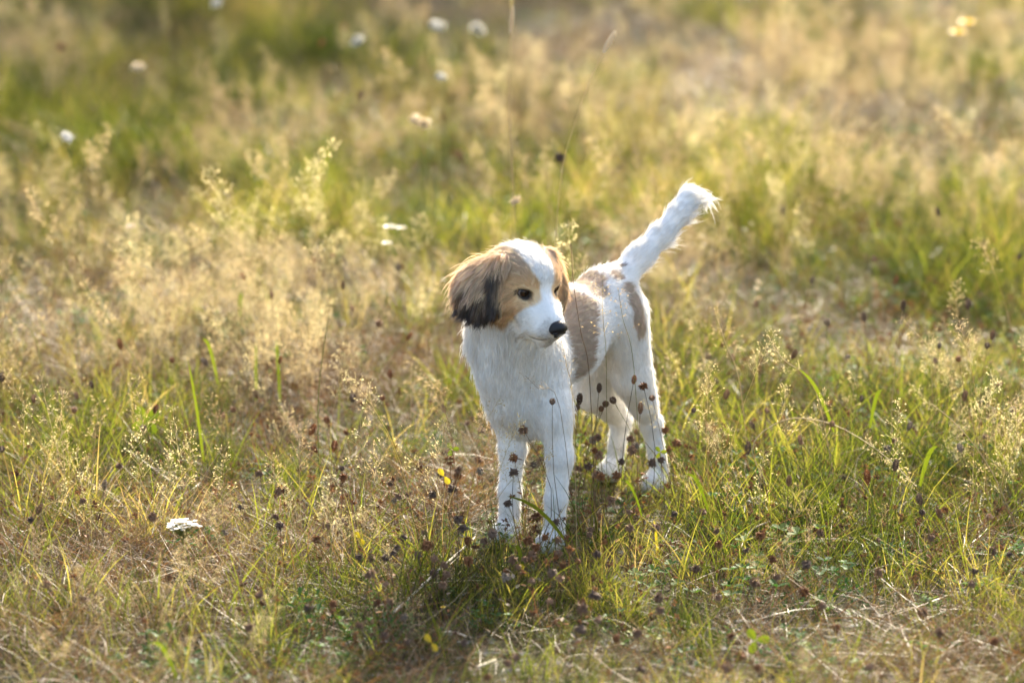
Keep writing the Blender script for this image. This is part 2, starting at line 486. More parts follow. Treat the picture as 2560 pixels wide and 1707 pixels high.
def coat(P, W):
    C = np.tile(WHITE, (len(P), 1))
    q = (P - P0) @ BODY_R
    for c, r, col, s in PATCH3:
        d = np.linalg.norm(((P - c) @ BODY_R) / r, axis=1) + .12 * wob(P, 90, 3) + 3 * smooth(.085 - q[:, 0], 0, .02)
        a = 1 - smooth(d, .82, 1.08)
        C += (col - C) * a[:, None]
    # head
    h = (P - HO) @ HEAD_R
    f, l, u = h.T
    w1 = wob(P, 120, 5) * .0025
    inhead = (f > -.115) & (u > -.085) & (f < .09) & (np.abs(l) < .075) & ((f - u * .2) > -.105)
    blaze = .0076 + .32 * np.clip(u - .008, 0, .032) + .10 * np.clip(-u - .01, 0, .02)
    line = .026 - .78 * np.clip(-.012 - u, 0, .07) + w1
    tanm = smooth(np.abs(l - .0012) - blaze + w1 * .7, 0, .006) * smooth(line - f, 0, .007) * smooth(u, -.078, -.066)
    tanm *= inhead
    hc = TAN + (LTAN * 1.1 - TAN) * smooth(u, .015, .05)[:, None]
    hc = hc + (RUST - hc) * (smooth(-u, .040, .056) * smooth(-f, .02, .045) * .9)[:, None]
    C += (hc - C) * tanm[:, None]
    # dark lids, lip, chin
    for sd in (1, -1):
        e = np.stack(((f - .001) / 1.15, (l - .0295 * sd), (u + .0005) * 1.12), 1)
        de = np.linalg.norm(e, axis=1)
        C += (DARK - C) * (1 - smooth(de, .0108, .0140))[:, None] * .97
        br = np.linalg.norm(np.stack((f + .004, (l - .022 * sd), (u - .020) * 1.4), 1), axis=1)
        C += (BROWN - C) * (1 - smooth(br, .004, .012))[:, None] * .45
        corner = np.linalg.norm(np.stack((f - .010, (l - .021 * sd), (u + .009)), 1), axis=1)
        C += (BROWN * .6 - C) * (1 - smooth(corner, .002, .008))[:, None] * .7
    for path in MOUTH:
        for a, b in zip(path, path[1:]):
            ab = b - a
            t = np.clip(((h - a) @ ab) / (ab @ ab), 0, 1)
            dm = np.linalg.norm(h - a - t[:, None] * ab, axis=1)
            C += (np.array((.07, .045, .035)) - C) * ((1 - smooth(dm, .0014, .0036)) * .75)[:, None]
    gr = smooth(f, .040, .060) * smooth(-u, .016, .026) * inhead * (.42 + .3 * wob(P, 700, 9))
    C += (np.array((.22, .20, .19)) - C) * np.clip(gr, 0, .7)[:, None]
    # ears: tan at the root, black towards the tip and the front edge
    er = W[:, IS_EAR_R].sum(1); el = W[:, IS_EAR_L].sum(1)
    pr = proj(P)
    dk = smooth(P[:, 2] + .020 * wob(P, 190, 11) - .22 * (P[:, 0] + .045), at(1200, 696, 3.69)[2], at(1200, 762, 3.69)[2])
    a0, a1 = at(1249, 655, 3.68), at(1236, 785, 3.665)
    ab = a1 - a0
    t = np.clip(((P - a0) @ ab) / (ab @ ab), 0, 1)
    de = np.linalg.norm((P - a0 - t[:, None] * ab)[:, [0, 2]], axis=1)
    dk = np.maximum(dk, (1 - smooth(de + .003 * wob(P, 200, 13), .009, .020)) * smooth(t, .05, .2))
    et = np.array((.80, .60, .40))
    ec = et + (BROWN * 1.2 - et) * smooth(dk, .12, .68)[:, None]
    ec = ec + (DARK * 2.0 - ec) * smooth(dk, .50, 1.15)[:, None]
    C += (ec - C) * smooth(er, .45, .75)[:, None]
    stripe = np.clip(.5 + .9 * wob(P, 420, 17), 0, 1)
    lc = TAN * 1.05 + (DARK * 2.2 - TAN) * (smooth(P[:, 2], .485, .44) * stripe * .85)[:, None]
    C += (lc - C) * smooth(el, .45, .75)[:, None]
    return np.clip(C, .01, 1)

W0 = reg_weights(DV)
DC = coat(DV, W0)

# skin of the body
m_skin, nt, out = new_mat('dog_coat_skin')
N, L = nt.nodes, nt.links
vc = N.new('ShaderNodeVertexColor'); vc.layer_name = 'coat'
nz = N.new('ShaderNodeTexNoise'); nz.inputs['Scale'].default_value = 900
bp = N.new('ShaderNodeBump'); bp.inputs['Strength'].default_value = .4; bp.inputs['Distance'].default_value = .002
bs = N.new('ShaderNodeBsdfPrincipled'); bs.inputs['Roughness'].default_value = .8
bs.inputs['Specular IOR Level'].default_value = .15
L.new(vc.outputs[0], bs.inputs['Base Color']); L.new(nz.outputs[0], bp.inputs['Height']); L.new(bp.outputs[0], bs.inputs['Normal'])
L.new(bs.outputs[0], out.inputs[0])

dog = empty('dog', tuple(bw(.18, 0, 0)))
tag(dog, 'white puppy with tan patches, dark tipped ears and raised tail standing in the meadow grass', 'dog')
dog_base = np.array(dog.location)
body_me = mesh_from('body', DV - dog_base, DF, [m_skin], smooth=True)
ca = body_me.color_attributes.new('coat', 'FLOAT_COLOR', 'POINT')
ca.data.foreach_set('color', np.concatenate((DC, np.ones((len(DC), 1))), 1).astype(np.float32).ravel())
body = link(bpy.data.objects.new('body', body_me), dog)

# nose leather
nf = Field(HO + .066 * HF - .034 * HU - .036, HO + .066 * HF - .034 * HU + .036, .0011)
for prm in (Ell(hw(.0640, 0, -.0290), HEAD_R, (.0122, .0140, .0104), k=.003),
            Cone(hw(.0650, 0, -.033), hw(.0615, 0, -.0470), .0085, .0040, k=.006),
            Ell(hw(.0640, .0085, -.0350), HEAD_R, (.0095, .0065, .0070), k=.005),
            Ell(hw(.0640, -.0085, -.0350), HEAD_R, (.0095, .0065, .0070), k=.005)):
    nf.add(prm)
for sd in (1, -1):
    nf.add(Cone(hw(.0780, .0064 * sd, -.0320), hw(.070, .0130 * sd, -.0365), .0031, .0018, k=.0016, sub=True))
nf.add(Cone(hw(.077, 0, -.036), hw(.071, 0, -.049), .0008, .0008, k=.001, sub=True))
NV, NF = nf.surface(2)
m_nose, nt, out = new_mat('nose_leather')
N, L = nt.nodes, nt.links
bs = N.new('ShaderNodeBsdfPrincipled')
bs.inputs['Base Color'].default_value = (.014, .014, .017, 1); bs.inputs['Roughness'].default_value = .36; bs.inputs['Specular IOR Level'].default_value = .35
vo = N.new('ShaderNodeTexVoronoi'); vo.inputs['Scale'].default_value = 900
bp = N.new('ShaderNodeBump'); bp.inputs['Strength'].default_value = .35; bp.inputs['Distance'].default_value = .0006
L.new(vo.outputs[0], bp.inputs['Height']); L.new(bp.outputs[0], bs.inputs['Normal']); L.new(bs.outputs[0], out.inputs[0])
link(bpy.data.objects.new('nose', mesh_from('nose', NV - dog_base, NF, [m_nose], smooth=True)), dog)

# eyes
m_eye, nt, out = new_mat('eye_dark')
N, L = nt.nodes, nt.links
vc = N.new('ShaderNodeVertexColor'); vc.layer_name = 'iris'
bs = N.new('ShaderNodeBsdfPrincipled'); bs.inputs['Roughness'].default_value = .06
bs.inputs['IOR'].default_value = 1.30
L.new(vc.outputs[0], bs.inputs['Base Color']); L.new(bs.outputs[0], out.inputs[0])
def ball(c, r, gaze):
    V, F = [], []
    n, m = 24, 16
    z = np.array(gaze, float); z /= np.linalg.norm(z)
    x = np.cross(z, UZ); x /= np.linalg.norm(x); y = np.cross(x, z)
    cols = []
    for j in range(m + 1):
        th = math.pi * j / m
        for i in range(n):
            ph = 2 * math.pi * i / n
            rr = r * (1.05 if th < .55 else 1.0)
            V.append(c + rr * (math.cos(th) * z + math.sin(th) * (math.cos(ph) * x + math.sin(ph) * y)))
            cols.append((.004, .004, .004, 1) if th < .35 else (.045, .022, .010, 1) if th < .75 else (.02, .014, .012, 1) if th < 1.1 else (.16, .13, .12, 1))
    for j in range(m):
        for i in range(n):
            F.append((j * n + i, (j + 1) * n + i, (j + 1) * n + (i + 1) % n, j * n + (i + 1) % n))
    return np.array(V), F, np.array(cols, np.float32)
GAZE = HF * .85 + HL * .30 + HU * .10
for sd in (1, -1):
    V, F, c = ball(hw(-.0055, .0282 * sd, -.0005), .0092, GAZE + HL * .35 * sd)
    me = mesh_from('eye', V - dog_base, F, [m_eye], smooth=True)
    a = me.color_attributes.new('iris', 'FLOAT_COLOR', 'POINT'); a.data.foreach_set('color', c.ravel())
    link(bpy.data.objects.new('eye', me), dog)

# ------------------------------------------------------------------ hair
def hair_mat(name):
    m, nt, out = new_mat(name)
    N, L = nt.nodes, nt.links
    at_ = N.new('ShaderNodeAttribute'); at_.attribute_name = 'coat'
    df = N.new('ShaderNodeBsdfDiffuse'); tr = N.new('ShaderNodeBsdfTranslucent')
    gl = N.new('ShaderNodeBsdfGlossy'); gl.inputs['Roughness'].default_value = .42
    gl.inputs['Color'].default_value = (.75, .75, .75, 1)
    m1 = N.new('ShaderNodeMixShader'); m1.inputs[0].default_value = .40
    m2 = N.new('ShaderNodeMixShader'); m2.inputs[0].default_value = .05
    for b in (df, tr): L.new(at_.outputs['Color'], b.inputs['Color'])
    L.new(df.outputs[0], m1.inputs[1]); L.new(tr.outputs[0], m1.inputs[2])
    L.new(m1.outputs[0], m2.inputs[1]); L.new(gl.outputs[0], m2.inputs[2])
    L.new(m2.outputs[0], out.inputs[0])
    return m
m_hair = hair_mat('dog_hair')

tri = np.concatenate((DF[:, [0, 1, 2]], DF[:, [0, 2, 3]]))
tA = np.linalg.norm(np.cross(DV[tri[:, 1]] - DV[tri[:, 0]], DV[tri[:, 2]] - DV[tri[:, 0]]), axis=1) / 2
LENV = W0 @ np.array([p.hair for p in SOLID])
LIFT = W0 @ np.array([p.lift for p in SOLID])
FLOW = W0 @ np.stack([p.flow for p in SOLID])
_root = at(1256, 652, 3.69)
_rad = DV - _root; _rad /= np.linalg.norm(_rad, axis=1)[:, None]
_rad = _rad * .8 + np.array((-.12, 0, -.62))
_ew = smooth(W0[:, IS_EAR_R].sum(1), .3, .6)[:, None]
FLOW = FLOW * (1 - _ew) + _rad * _ew
hV = (DV - HO) @ HEAD_R
# longer fringe on the breast sides, back of the thighs and underside of the tail; bare eye openings and nose
bare = np.zeros(len(DV))
for sd in (1, -1):
    e = np.linalg.norm(hV - np.array((.001, .0295 * sd, 0)), axis=1)
    bare = np.maximum(bare, 1 - smooth(e, .0100, .0120))
bare = np.maximum(bare, 1 - smooth(np.linalg.norm((hV - np.array((.066, 0, -.034))) / np.array((1, 1.1, 1)), axis=1), .013, .0165))
tail_w = W0[:, IS_TAIL].sum(1)
for path in MOUTH:
    for a_, b_ in zip(path, path[1:]):
        ab_ = b_ - a_
        t_ = np.clip(((hV - a_) @ ab_) / (ab_ @ ab_), 0, 1)
        dm_ = np.linalg.norm(hV - a_ - t_[:, None] * ab_, axis=1)
        bare = np.maximum(bare, .95 * (1 - smooth(dm_, .0026, .0050)))
        LENV = LENV * (.55 + .45 * smooth(dm_, .004, .012))
under = np.clip(DN @ np.array((.75, .3, -.6)), 0, 1)
for sd in (1, -1):
    _e = np.linalg.norm(hV - np.array((.001, .0295 * sd, 0)), axis=1)
    LENV = LENV * (.45 + .55 * smooth(_e, .012, .020))
LENV = LENV * (1 + 1.1 * tail_w * under * smooth(DV[:, 0], .20, .27))
dens = 1.0 / np.clip(LENV, .006, .03) ** .9
dens *= 1 + 1.2 * (np.maximum(W0[:, IS_EAR_R].sum(1), W0[:, IS_EAR_L].sum(1)))
headw = smooth(hV[:, 0], -.11, -.08) * (np.abs(hV[:, 1]) < .08) * (hV[:, 2] > -.09)
dens *= 1 + .8 * headw
pw = tA * dens[tri].mean(1) * (1 - bare[tri].mean(1))
NH = 170000
pick = rng.choice(len(tri), NH, p=pw / pw.sum())
bc = rng.dirichlet((1, 1, 1), NH)
def interp(X): return np.einsum('ij,ij...->i...', bc, X[tri[pick]])
hp = interp(DV); hn = interp(DN); hn /= np.linalg.norm(hn, axis=1)[:, None]
hl = interp(LENV) * rng.uniform(.72, 1.15, NH)
hlift = interp(LIFT); hflow = interp(FLOW)
hwts = interp(W0)
hc = coat(hp, hwts)
hc *= rng.uniform(.82, 1.10, (NH, 1)) * (1 + .05 * rng.normal(size=(NH, 3)) * (hc < .7))
hc = np.clip(hc, .012, .9)
# wandering groom
def swirl(P, f, seed):
    return np.stack([wob(P, f, seed + i) for i in range(3)], 1)
hflow = hflow + (.22 + 6 * np.clip(hl - .014, 0, .03))[:, None] * swirl(hp, 55, 31) + .18 * swirl(hp, 140, 41)
tan_ = hflow - np.einsum('ij,ij->i', hflow, hn)[:, None] * hn
tan_ /= np.maximum(np.linalg.norm(tan_, axis=1), 1e-6)[:, None]
stray = rng.random(NH) < .045
lift = np.clip(hlift * rng.uniform(.6, 1.35, NH), .08, .8)
lift[stray] = np.clip(lift[stray] * 2.1, 0, 1.0); hl = hl * np.where(stray, 1.3, 1.0)
NP_ = 5
curl = swirl(hp, 160, 51) * .30
pts = np.zeros((NH, NP_, 3))
pts[:, 0] = hp - hn * .0008
grav = np.array((0, 0, -1.0))
d = tan_ * np.cos(lift)[:, None] + hn * np.sin(lift)[:, None]
seg = hl / (NP_ - 1)
for i in range(1, NP_):
    pts[:, i] = pts[:, i - 1] + d * seg[:, None]
    k = np.clip(hl / .03, 0, 1.3)[:, None]
    d = d + (tan_ * .30 + grav * .22 * k + curl * .9 * k + rng.normal(size=(NH, 3)) * .07)
    d /= np.linalg.norm(d, axis=1)[:, None]
# locks: tips lean to their neighbours' guide
gi = rng.choice(NH, 5200, replace=False)
kd = kdtree.KDTree(len(gi))
for j, g in enumerate(gi): kd.insert(hp[g], j)
kd.balance()
near = np.array([kd.find(p)[1] for p in hp])
g = gi[near]
off = pts[g] - hp[g][:, None]
clump = np.clip((hl - .008) / .03, 0, .62) * rng.uniform(.5, 1.2, NH) * np.where(stray, .15, 1.0)
lock = rng.uniform(-1, 1, len(gi))[near][:, None]
earw = (hwts[:, IS_EAR_R].sum(1) + hwts[:, IS_EAR_L].sum(1))[:, None]
hc = np.clip(hc * (1 + lock * (.06 + .26 * np.clip(earw, 0, 1)) * (hc.mean(1, keepdims=True) < .72)), .012, .94)
tt = np.linspace(0, 1, NP_) ** 1.3
tgt = hp[g][:, None] + off * (hl / np.maximum(hl[g], 1e-4))[:, None, None]
cw = (clump[:, None] * tt[None])[..., None]
pts = pts * (1 - cw) + tgt * cw
hr = np.clip(.00018 + .00010 * (hl / .03), 0, .00030)
rad = hr[:, None] * np.array((1.0, 1.0, .9, .65, .15))[None]

def hair_object(name, sel, parent):
    hc_data = bpy.data.hair_curves.new(name)
    n = int(sel.sum())
    hc_data.add_curves([NP_] * n)
    hc_data.attributes['position'].data.foreach_set('vector', (pts[sel] - dog_base).astype(np.float32).ravel())
    ra = hc_data.attributes.get('radius') or hc_data.attributes.new('radius', 'FLOAT', 'POINT')
    ra.data.foreach_set('value', rad[sel].astype(np.float32).ravel())
    c = hc_data.attributes.new('coat', 'FLOAT_COLOR', 'POINT')
    cc = np.repeat(np.concatenate((hc[sel], np.ones((n, 1))), 1)[:, None], NP_, 1)
    c.data.foreach_set('color', cc.astype(np.float32).ravel())
    hc_data.materials.append(m_hair)
    return link(bpy.data.objects.new(name, hc_data), parent)

e_r = hwts[:, IS_EAR_R].sum(1) > .5; e_l = hwts[:, IS_EAR_L].sum(1) > .5; e_t = hwts[:, IS_TAIL].sum(1) > .5
hair_object('ear_hair', e_r, dog)
hair_object('ear_hair', e_l, dog)
hair_object('tail_hair', e_t, dog)
hair_object('coat_hair', ~(e_r | e_l | e_t), dog)

# whiskers
WV, WF = [], []
def tube(V, F, P, R, n=3):
    P = np.asarray(P, float); b0 = len(V)
    for i, p in enumerate(P):
        t = P[min(i + 1, len(P) - 1)] - P[max(i - 1, 0)]
        t = t / (np.linalg.norm(t) + 1e-9)
        x = np.cross(t, (0.31, .2, .93)); x /= np.linalg.norm(x) + 1e-9
        y = np.cross(t, x)
        r = R[i] if hasattr(R, '__len__') else R
        for j in range(n):
            a = 2 * math.pi * j / n
            V.append(p + r * (math.cos(a) * x + math.sin(a) * y))
    for i in range(len(P) - 1):
        for j in range(n):
            F.append((b0 + i * n + j, b0 + i * n + (j + 1) % n, b0 + (i + 1) * n + (j + 1) % n, b0 + (i + 1) * n + j))
for sd in (1, -1):
    for i in range(11):
        a = hw(random.uniform(.022, .046), .018 * sd, random.uniform(-.050, -.038))
        dr = HL * sd * random.uniform(.5, 1) - HF * random.uniform(.2, .7) - HU * random.uniform(.1, .8)
        dr /= np.linalg.norm(dr)
        ln = random.uniform(.025, .05)
        P = [a + dr * ln * t + np.array((0, 0, -.012)) * t * t for t in (0, .3, .6, 1)]
        tube(WV, WF, P, [.00022, .0002, .00016, .00005])
m_whisk, nt, out = new_mat('whisker')
bs = nt.nodes.new('ShaderNodeBsdfPrincipled'); bs.inputs['Base Color'].default_value = (.85, .80, .72, 1); bs.inputs['Roughness'].default_value = .4
nt.links.new(bs.outputs[0], out.inputs[0])
link(bpy.data.objects.new('whiskers', mesh_from('whiskers', np.array(WV) - dog_base, WF, [m_whisk])), dog)['kind'] = 'stuff'

# ================================================================== meadow: what nobody could count
def ribbon(V, F, base, d, length, width, bend, segs=4, side=None, tipw=.08, taper=.6, up=None):
    """one leaf blade: a curved strip that narrows to its tip"""
    b0 = len(V)
    d = np.array(d, float); d /= np.linalg.norm(d)
    p = np.array(base, float)
    bend = np.array(bend, float)
    if side is None:
        a = random.uniform(0, 6.283)
        side = np.array((math.cos(a), math.sin(a), 0))
    s = side - d * (side @ d); s /= np.linalg.norm(s) + 1e-9
    for i in range(segs + 1):
        t = i / segs
        w = width * .5 * (1 - (t ** (1 / taper)) * (1 - tipw)) * (.65 + .35 * min(1, t * 4))
        V.append(p - s * w); V.append(p + s * w)
        p = p + d * (length / segs)
        d = d + bend / segs
        d /= np.linalg.norm(d)
    for i in range(segs):
        k = b0 + 2 * i
        F.append((k, k + 1, k + 3, k + 2))

def rdir(tilt):
    a = random.uniform(0, 6.283); t = random.uniform(*tilt)
    return np.array((math.sin(t) * math.cos(a), math.sin(t) * math.sin(a), math.cos(t)))

def green_tuft(n, l0, l1, w0, w1, rad, tilt=(.05, .75)):
    V, F = [], []
    for i in range(n):
        r = rad * math.sqrt(random.random()); a = random.uniform(0, 6.283)
        d = rdir(tilt)
        L_ = random.uniform(l0, l1)
        out_ = np.array((d[0], d[1], 0)); out_ = out_ / (np.linalg.norm(out_) + 1e-6)
        ribbon(V, F, (r * math.cos(a), r * math.sin(a), -.004), d, L_, random.uniform(w0, w1), out_ * random.uniform(.1, .9) - np.array((0, 0, random.uniform(0, .9))), 4)
    return V, F

def straw_tuft(n, l0, l1, rad):
    V, F = [], []
    for i in range(n):
        r = rad * math.sqrt(random.random()); a = random.uniform(0, 6.283)
        d = rdir((.6, 1.52))
        ribbon(V, F, (r * math.cos(a), r * math.sin(a), random.uniform(-.004, .03)), d, random.uniform(l0, l1), random.uniform(.0006, .0015),
               np.array((random.gauss(0, .5), random.gauss(0, .5), random.uniform(-.5, .15))), 3, tipw=.35)
    return V, F

def spikelet(V, F, p, d, ln, w):
    b0 = len(V)
    d = d / (np.linalg.norm(d) + 1e-9)
    a = random.uniform(0, 6.283)
    s = np.cross(d, (math.cos(a), math.sin(a), .3)); s /= np.linalg.norm(s) + 1e-9
    V.extend((p, p + d * ln * .45 + s * w, p + d * ln, p + d * ln * .45 - s * w))
    F.append((b0, b0 + 1, b0 + 2, b0 + 3))

def panicle(V, F, P, plen, spread, nwh=9, per=5, sp=(.0024, .0046), spw=.0008, stemw=.0008, sub=3):
    """stem along P with an open airy seed head over its last plen metres"""
    P = np.asarray(P, float)
    seg = np.linalg.norm(np.diff(P, axis=0), axis=1); cum = np.concatenate(([0], np.cumsum(seg))); tot = cum[-1]
    def pt(s):
        s = min(max(s, 0), tot); i = min(np.searchsorted(cum, s, side='right') - 1, len(seg) - 1)
        return P[i] + (P[i + 1] - P[i]) * ((s - cum[i]) / seg[i])
    b0 = len(V)
    side = np.array((1, .2, 0))
    for i, p in enumerate(P):
        w = stemw * (1 - .65 * i / (len(P) - 1)) / 2 * 1.6
        t = P[min(i + 1, len(P) - 1)] - P[max(i - 1, 0)]; t = t / np.linalg.norm(t)
        x = np.cross(t, (.2, 1, .1)); x /= np.linalg.norm(x); y = np.cross(t, x)
        for j in range(3):
            a = 2.094 * j
            V.append(p + w * (math.cos(a) * x + math.sin(a) * y))
    for i in range(len(P) - 1):
        for j in range(3):
            F.append((b0 + 3 * i + j, b0 + 3 * i + (j + 1) % 3, b0 + 3 * i + 3 + (j + 1) % 3, b0 + 3 * i + 3 + j))
    for k in range(nwh):
        u = (k + random.uniform(0, .5)) / nwh
        s = tot - plen * (1 - u)
        c = pt(s); ax = pt(s + .01) - pt(s - .01); ax /= np.linalg.norm(ax) + 1e-9
        bl = spread * (1 - .75 * u) * random.uniform(.8, 1.2)
        for j in range(per):
            a = random.uniform(0, 6.283)
            x = np.cross(ax, (math.cos(a), math.sin(a), .2)); x /= np.linalg.norm(x) + 1e-9
            d = x * random.uniform(.5, 1.0) + ax * random.uniform(.35, 1.0); d /= np.linalg.norm(d)
            ln = bl * random.uniform(.5, 1.15)
            ribbon(V, F, c, d, ln, .00035, np.array((0, 0, -.15)), 2, tipw=.6)
            for q in range(sub):
                f = random.uniform(.35, 1.0)
                e = c + d * ln * f
                d2 = d + np.array((random.gauss(0, .6), random.gauss(0, .6), random.gauss(0, .5)))
                d2 /= np.linalg.norm(d2)
                l2 = random.uniform(.003, .010)
                b = e + d2 * l2
                ribbon(V, F, e, d2, l2, .00025, (0, 0, 0), 1, tipw=.8)
                spikelet(V, F, b, d2 + np.array((0, 0, -.15)), random.uniform(*sp), spw * random.uniform(.8, 1.4))
    return V, F

def stem_path(h, lean, droop, n=7):
    a = random.uniform(0, 6.283)
    o = np.array((math.cos(a), math.sin(a), 0))
    return [np.array((0, 0, -.004)) + np.array((0, 0, 1)) * h * t * (1 - .10 * droop * t * t) + o * h * (lean * t + droop * .5 * t ** 3) for t in np.linspace(0, 1, n)]

def bent_clump(stems, h0, h1, **kw):
    V, F = [], []
    for i in range(stems):
        P = stem_path(random.uniform(h0, h1), random.uniform(.02, .3), random.uniform(0, .6))
        off = np.array((random.gauss(0, .03), random.gauss(0, .03), 0))
        panicle(V, F, [p + off for p in P], random.uniform(.07, .13), random.uniform(.022, .042), **kw)
    return V, F

def leaf_disc(V, F, c, d, n, r, asp=1.35, fold=.25):
    """small oval leaf with a folded midrib"""
    d = np.array(d, float); d /= np.linalg.norm(d); n = np.array(n, float)
    s = np.cross(d, n); s /= np.linalg.norm(s) + 1e-9; n = np.cross(s, d)
    b0 = len(V)
    prof = ((0, 0), (.25, .62), (.6, 1.0), (.88, .7), (1, .12))
    for t, w in prof:
        m = c + d * r * 2 * t
        V.append(m); V.append(m + s * w * r / asp + n * w * r * fold); V.append(m - s * w * r / asp + n * w * r * fold)
    for i in range(len(prof) - 1):
        k = b0 + 3 * i
        F.append((k, k + 1, k + 4, k + 3)); F.append((k, k + 3, k + 5, k + 2))

def clover_clump(n, h, r0):
    V, F = [], []
    for i in range(n):
        b = np.array((random.gauss(0, .03), random.gauss(0, .03), -.003))
        d = rdir((.05, .6)); L_ = random.uniform(.4, 1.0) * h
        ribbon(V, F, b, d, L_, .0012, (0, 0, 0), 2, tipw=.8)
        top = b + d * L_
        a0 = random.uniform(0, 6.283); r = r0 * random.uniform(.7, 1.2)
        for k in range(3):
            a = a0 + k * 2.094
            dd = np.array((math.cos(a), math.sin(a), random.uniform(.05, .5)))
            leaf_disc(V, F, top, dd, (0, 0, 1), r)
    return V, F

def weed_clump(n, h):
    """leafy low weed: short stems with pairs of small narrow leaves"""
    V, F = [], []
    for i in range(n):
        b = np.array((random.gauss(0, .03), random.gauss(0, .03), -.003))
        d = rdir((.05, .8)); L_ = random.uniform(.4, 1.0) * h
        ribbon(V, F, b, d, L_, .001, (0, 0, 0), 2, tipw=.8)
        m = 5
        for k in range(m):
            c = b + d * L_ * (k + 1) / m
            for sgn in (0, 3.14):
                a = k * 1.6 + sgn
                leaf_disc(V, F, c, (math.cos(a), math.sin(a), random.uniform(.1, .6)), (0, 0, 1), random.uniform(.004, .008), 2.0)
    return V, F

M_GREEN = leaf_mat('green_blade', [(.0, (.010, .019, .003)), (.42, (.029, .038, .005)), (.66, (.086, .098, .010)), (.86, (.16, .138, .024)), (1, (.21, .15, .055))], trans=.6, patch=1.1, tint=2.0, sat=1.02)
M_STRAW = leaf_mat('dry_straw', [(0, (.040, .025, .013)), (.3, (.105, .070, .036)), (.5, (.19, .095, .040)), (.7, (.19, .135, .07)), (1, (.31, .245, .14))], trans=.25, rough=.5, patch=.5)
M_BENT = leaf_mat('bent_grass_seed', [(0, (.18, .122, .075)), (.35, (.31, .235, .135)), (.7, (.41, .345, .19)), (1, (.50, .455, .26))], trans=.55, rough=.55, patch=.7, tint=1.3, patch_scale=.9)
M_LEAF = leaf_mat('clover_leaf', rough=.6, spec=.12, stops=[(0, (.030, .085, .020)), (.5, (.055, .12, .026)), (.85, (.12, .17, .03)), (1, (.33, .29, .04))], trans=.40, patch=.4)

def kind_collection(name, builders, mat, smooth=False):
    c = bpy.data.collections.new(name)
    for i, (V, F) in enumerate(builders):
        o = bpy.data.objects.new(name, mesh_from(name, V, F, [mat], smooth=smooth))
        c.objects.link(o)
    return c, len(builders)

def scatter(name, label, coll, nvar, P, scale, mat, tilt=.12):
    """one object whose points each carry a plant of the collection"""
    n = len(P)
    me = bpy.data.meshes.new(name)
    me.vertices.add(n)
    me.vertices.foreach_set('co', np.asarray(P, np.float32).ravel())
    a = me.attributes.new('pick', 'INT', 'POINT'); a.data.foreach_set('value', rng.integers(0, nvar, n).astype(np.int32))
    a = me.attributes.new('turn', 'FLOAT_VECTOR', 'POINT')
    rot = np.stack((rng.normal(0, tilt, n), rng.normal(0, tilt, n), rng.uniform(0, 6.283, n)), 1)
    a.data.foreach_set('vector', rot.astype(np.float32).ravel())
    a = me.attributes.new('size', 'FLOAT', 'POINT'); a.data.foreach_set('value', np.asarray(scale, np.float32))
    me.materials.append(mat)
    o = link(bpy.data.objects.new(name, me))
    g = bpy.data.node_groups.new(name, 'GeometryNodeTree')
    g.interface.new_socket('Geometry', in_out='INPUT', socket_type='NodeSocketGeometry')
    g.interface.new_socket('Geometry', in_out='OUTPUT', socket_type='NodeSocketGeometry')
    N, L = g.nodes, g.links
    gi_, go_ = N.new('NodeGroupInput'), N.new('NodeGroupOutput')
    mp = N.new('GeometryNodeMeshToPoints')
    ip = N.new('GeometryNodeInstanceOnPoints')
    ci = N.new('GeometryNodeCollectionInfo')
    ci.inputs['Collection'].default_value = coll
    ci.inputs['Separate Children'].default_value = True
    ci.inputs['Reset Children'].default_value = True
    def attr(nm, t):
        x = N.new('GeometryNodeInputNamedAttribute'); x.data_type = t; x.inputs['Name'].default_value = nm
        return x.outputs['Attribute']
    L.new(gi_.outputs[0], mp.inputs[0]); L.new(mp.outputs[0], ip.inputs['Points'])
    L.new(ci.outputs[0], ip.inputs['Instance'])
    ip.inputs['Pick Instance'].default_value = True
    L.new(attr('pick', 'INT'), ip.inputs['Instance Index'])
    L.new(attr('turn', 'FLOAT_VECTOR'), ip.inputs['Rotation'])
    L.new(attr('size', 'FLOAT'), ip.inputs['Scale'])
    L.new(ip.outputs[0], go_.inputs[0])
    md = o.modifiers.new('plants', 'NODES'); md.node_group = g
    tag(o, label, kind='stuff')
    return o

def field_points(bands, margin=.55):
    out_ = []
    for y0, y1, dens in bands:
        w1 = .138 * y1 + margin
        n = int((y1 - y0) * 2 * w1 * dens)
        x = rng.uniform(-w1, w1, n); y = rng.uniform(y0, y1, n)
        ok = np.abs(x) < .138 * y + margin
        out_.append(np.stack((x[ok], y[ok]), 1))
    return np.concatenate(out_)

def vnoise(x, y, f, seed):
    r = np.random.default_rng(seed); o = 0
    for i in range(5):
        a = r.uniform(0, 6.283); k = f * (.7 + .35 * i)
        o = o + np.sin(x * math.cos(a) * k + y * math.sin(a) * k + r.uniform(0, 6.28)) / (1 + .35 * i)
    return o / 2.4

def blobs(x, y, items, hz):
    """soft patches of the field: (photo x, y, spread across, spread in depth, strength)"""
    o = np.zeros(len(x))
    for px, py, sx, sy, s in items:
        c = gp(px, py, hz)
        o += s * np.exp(-(((x - c[0]) / (sx / FPX * c[1])) ** 2 + ((y - c[1]) / (sy * .55 * c[1])) ** 2))
    return o

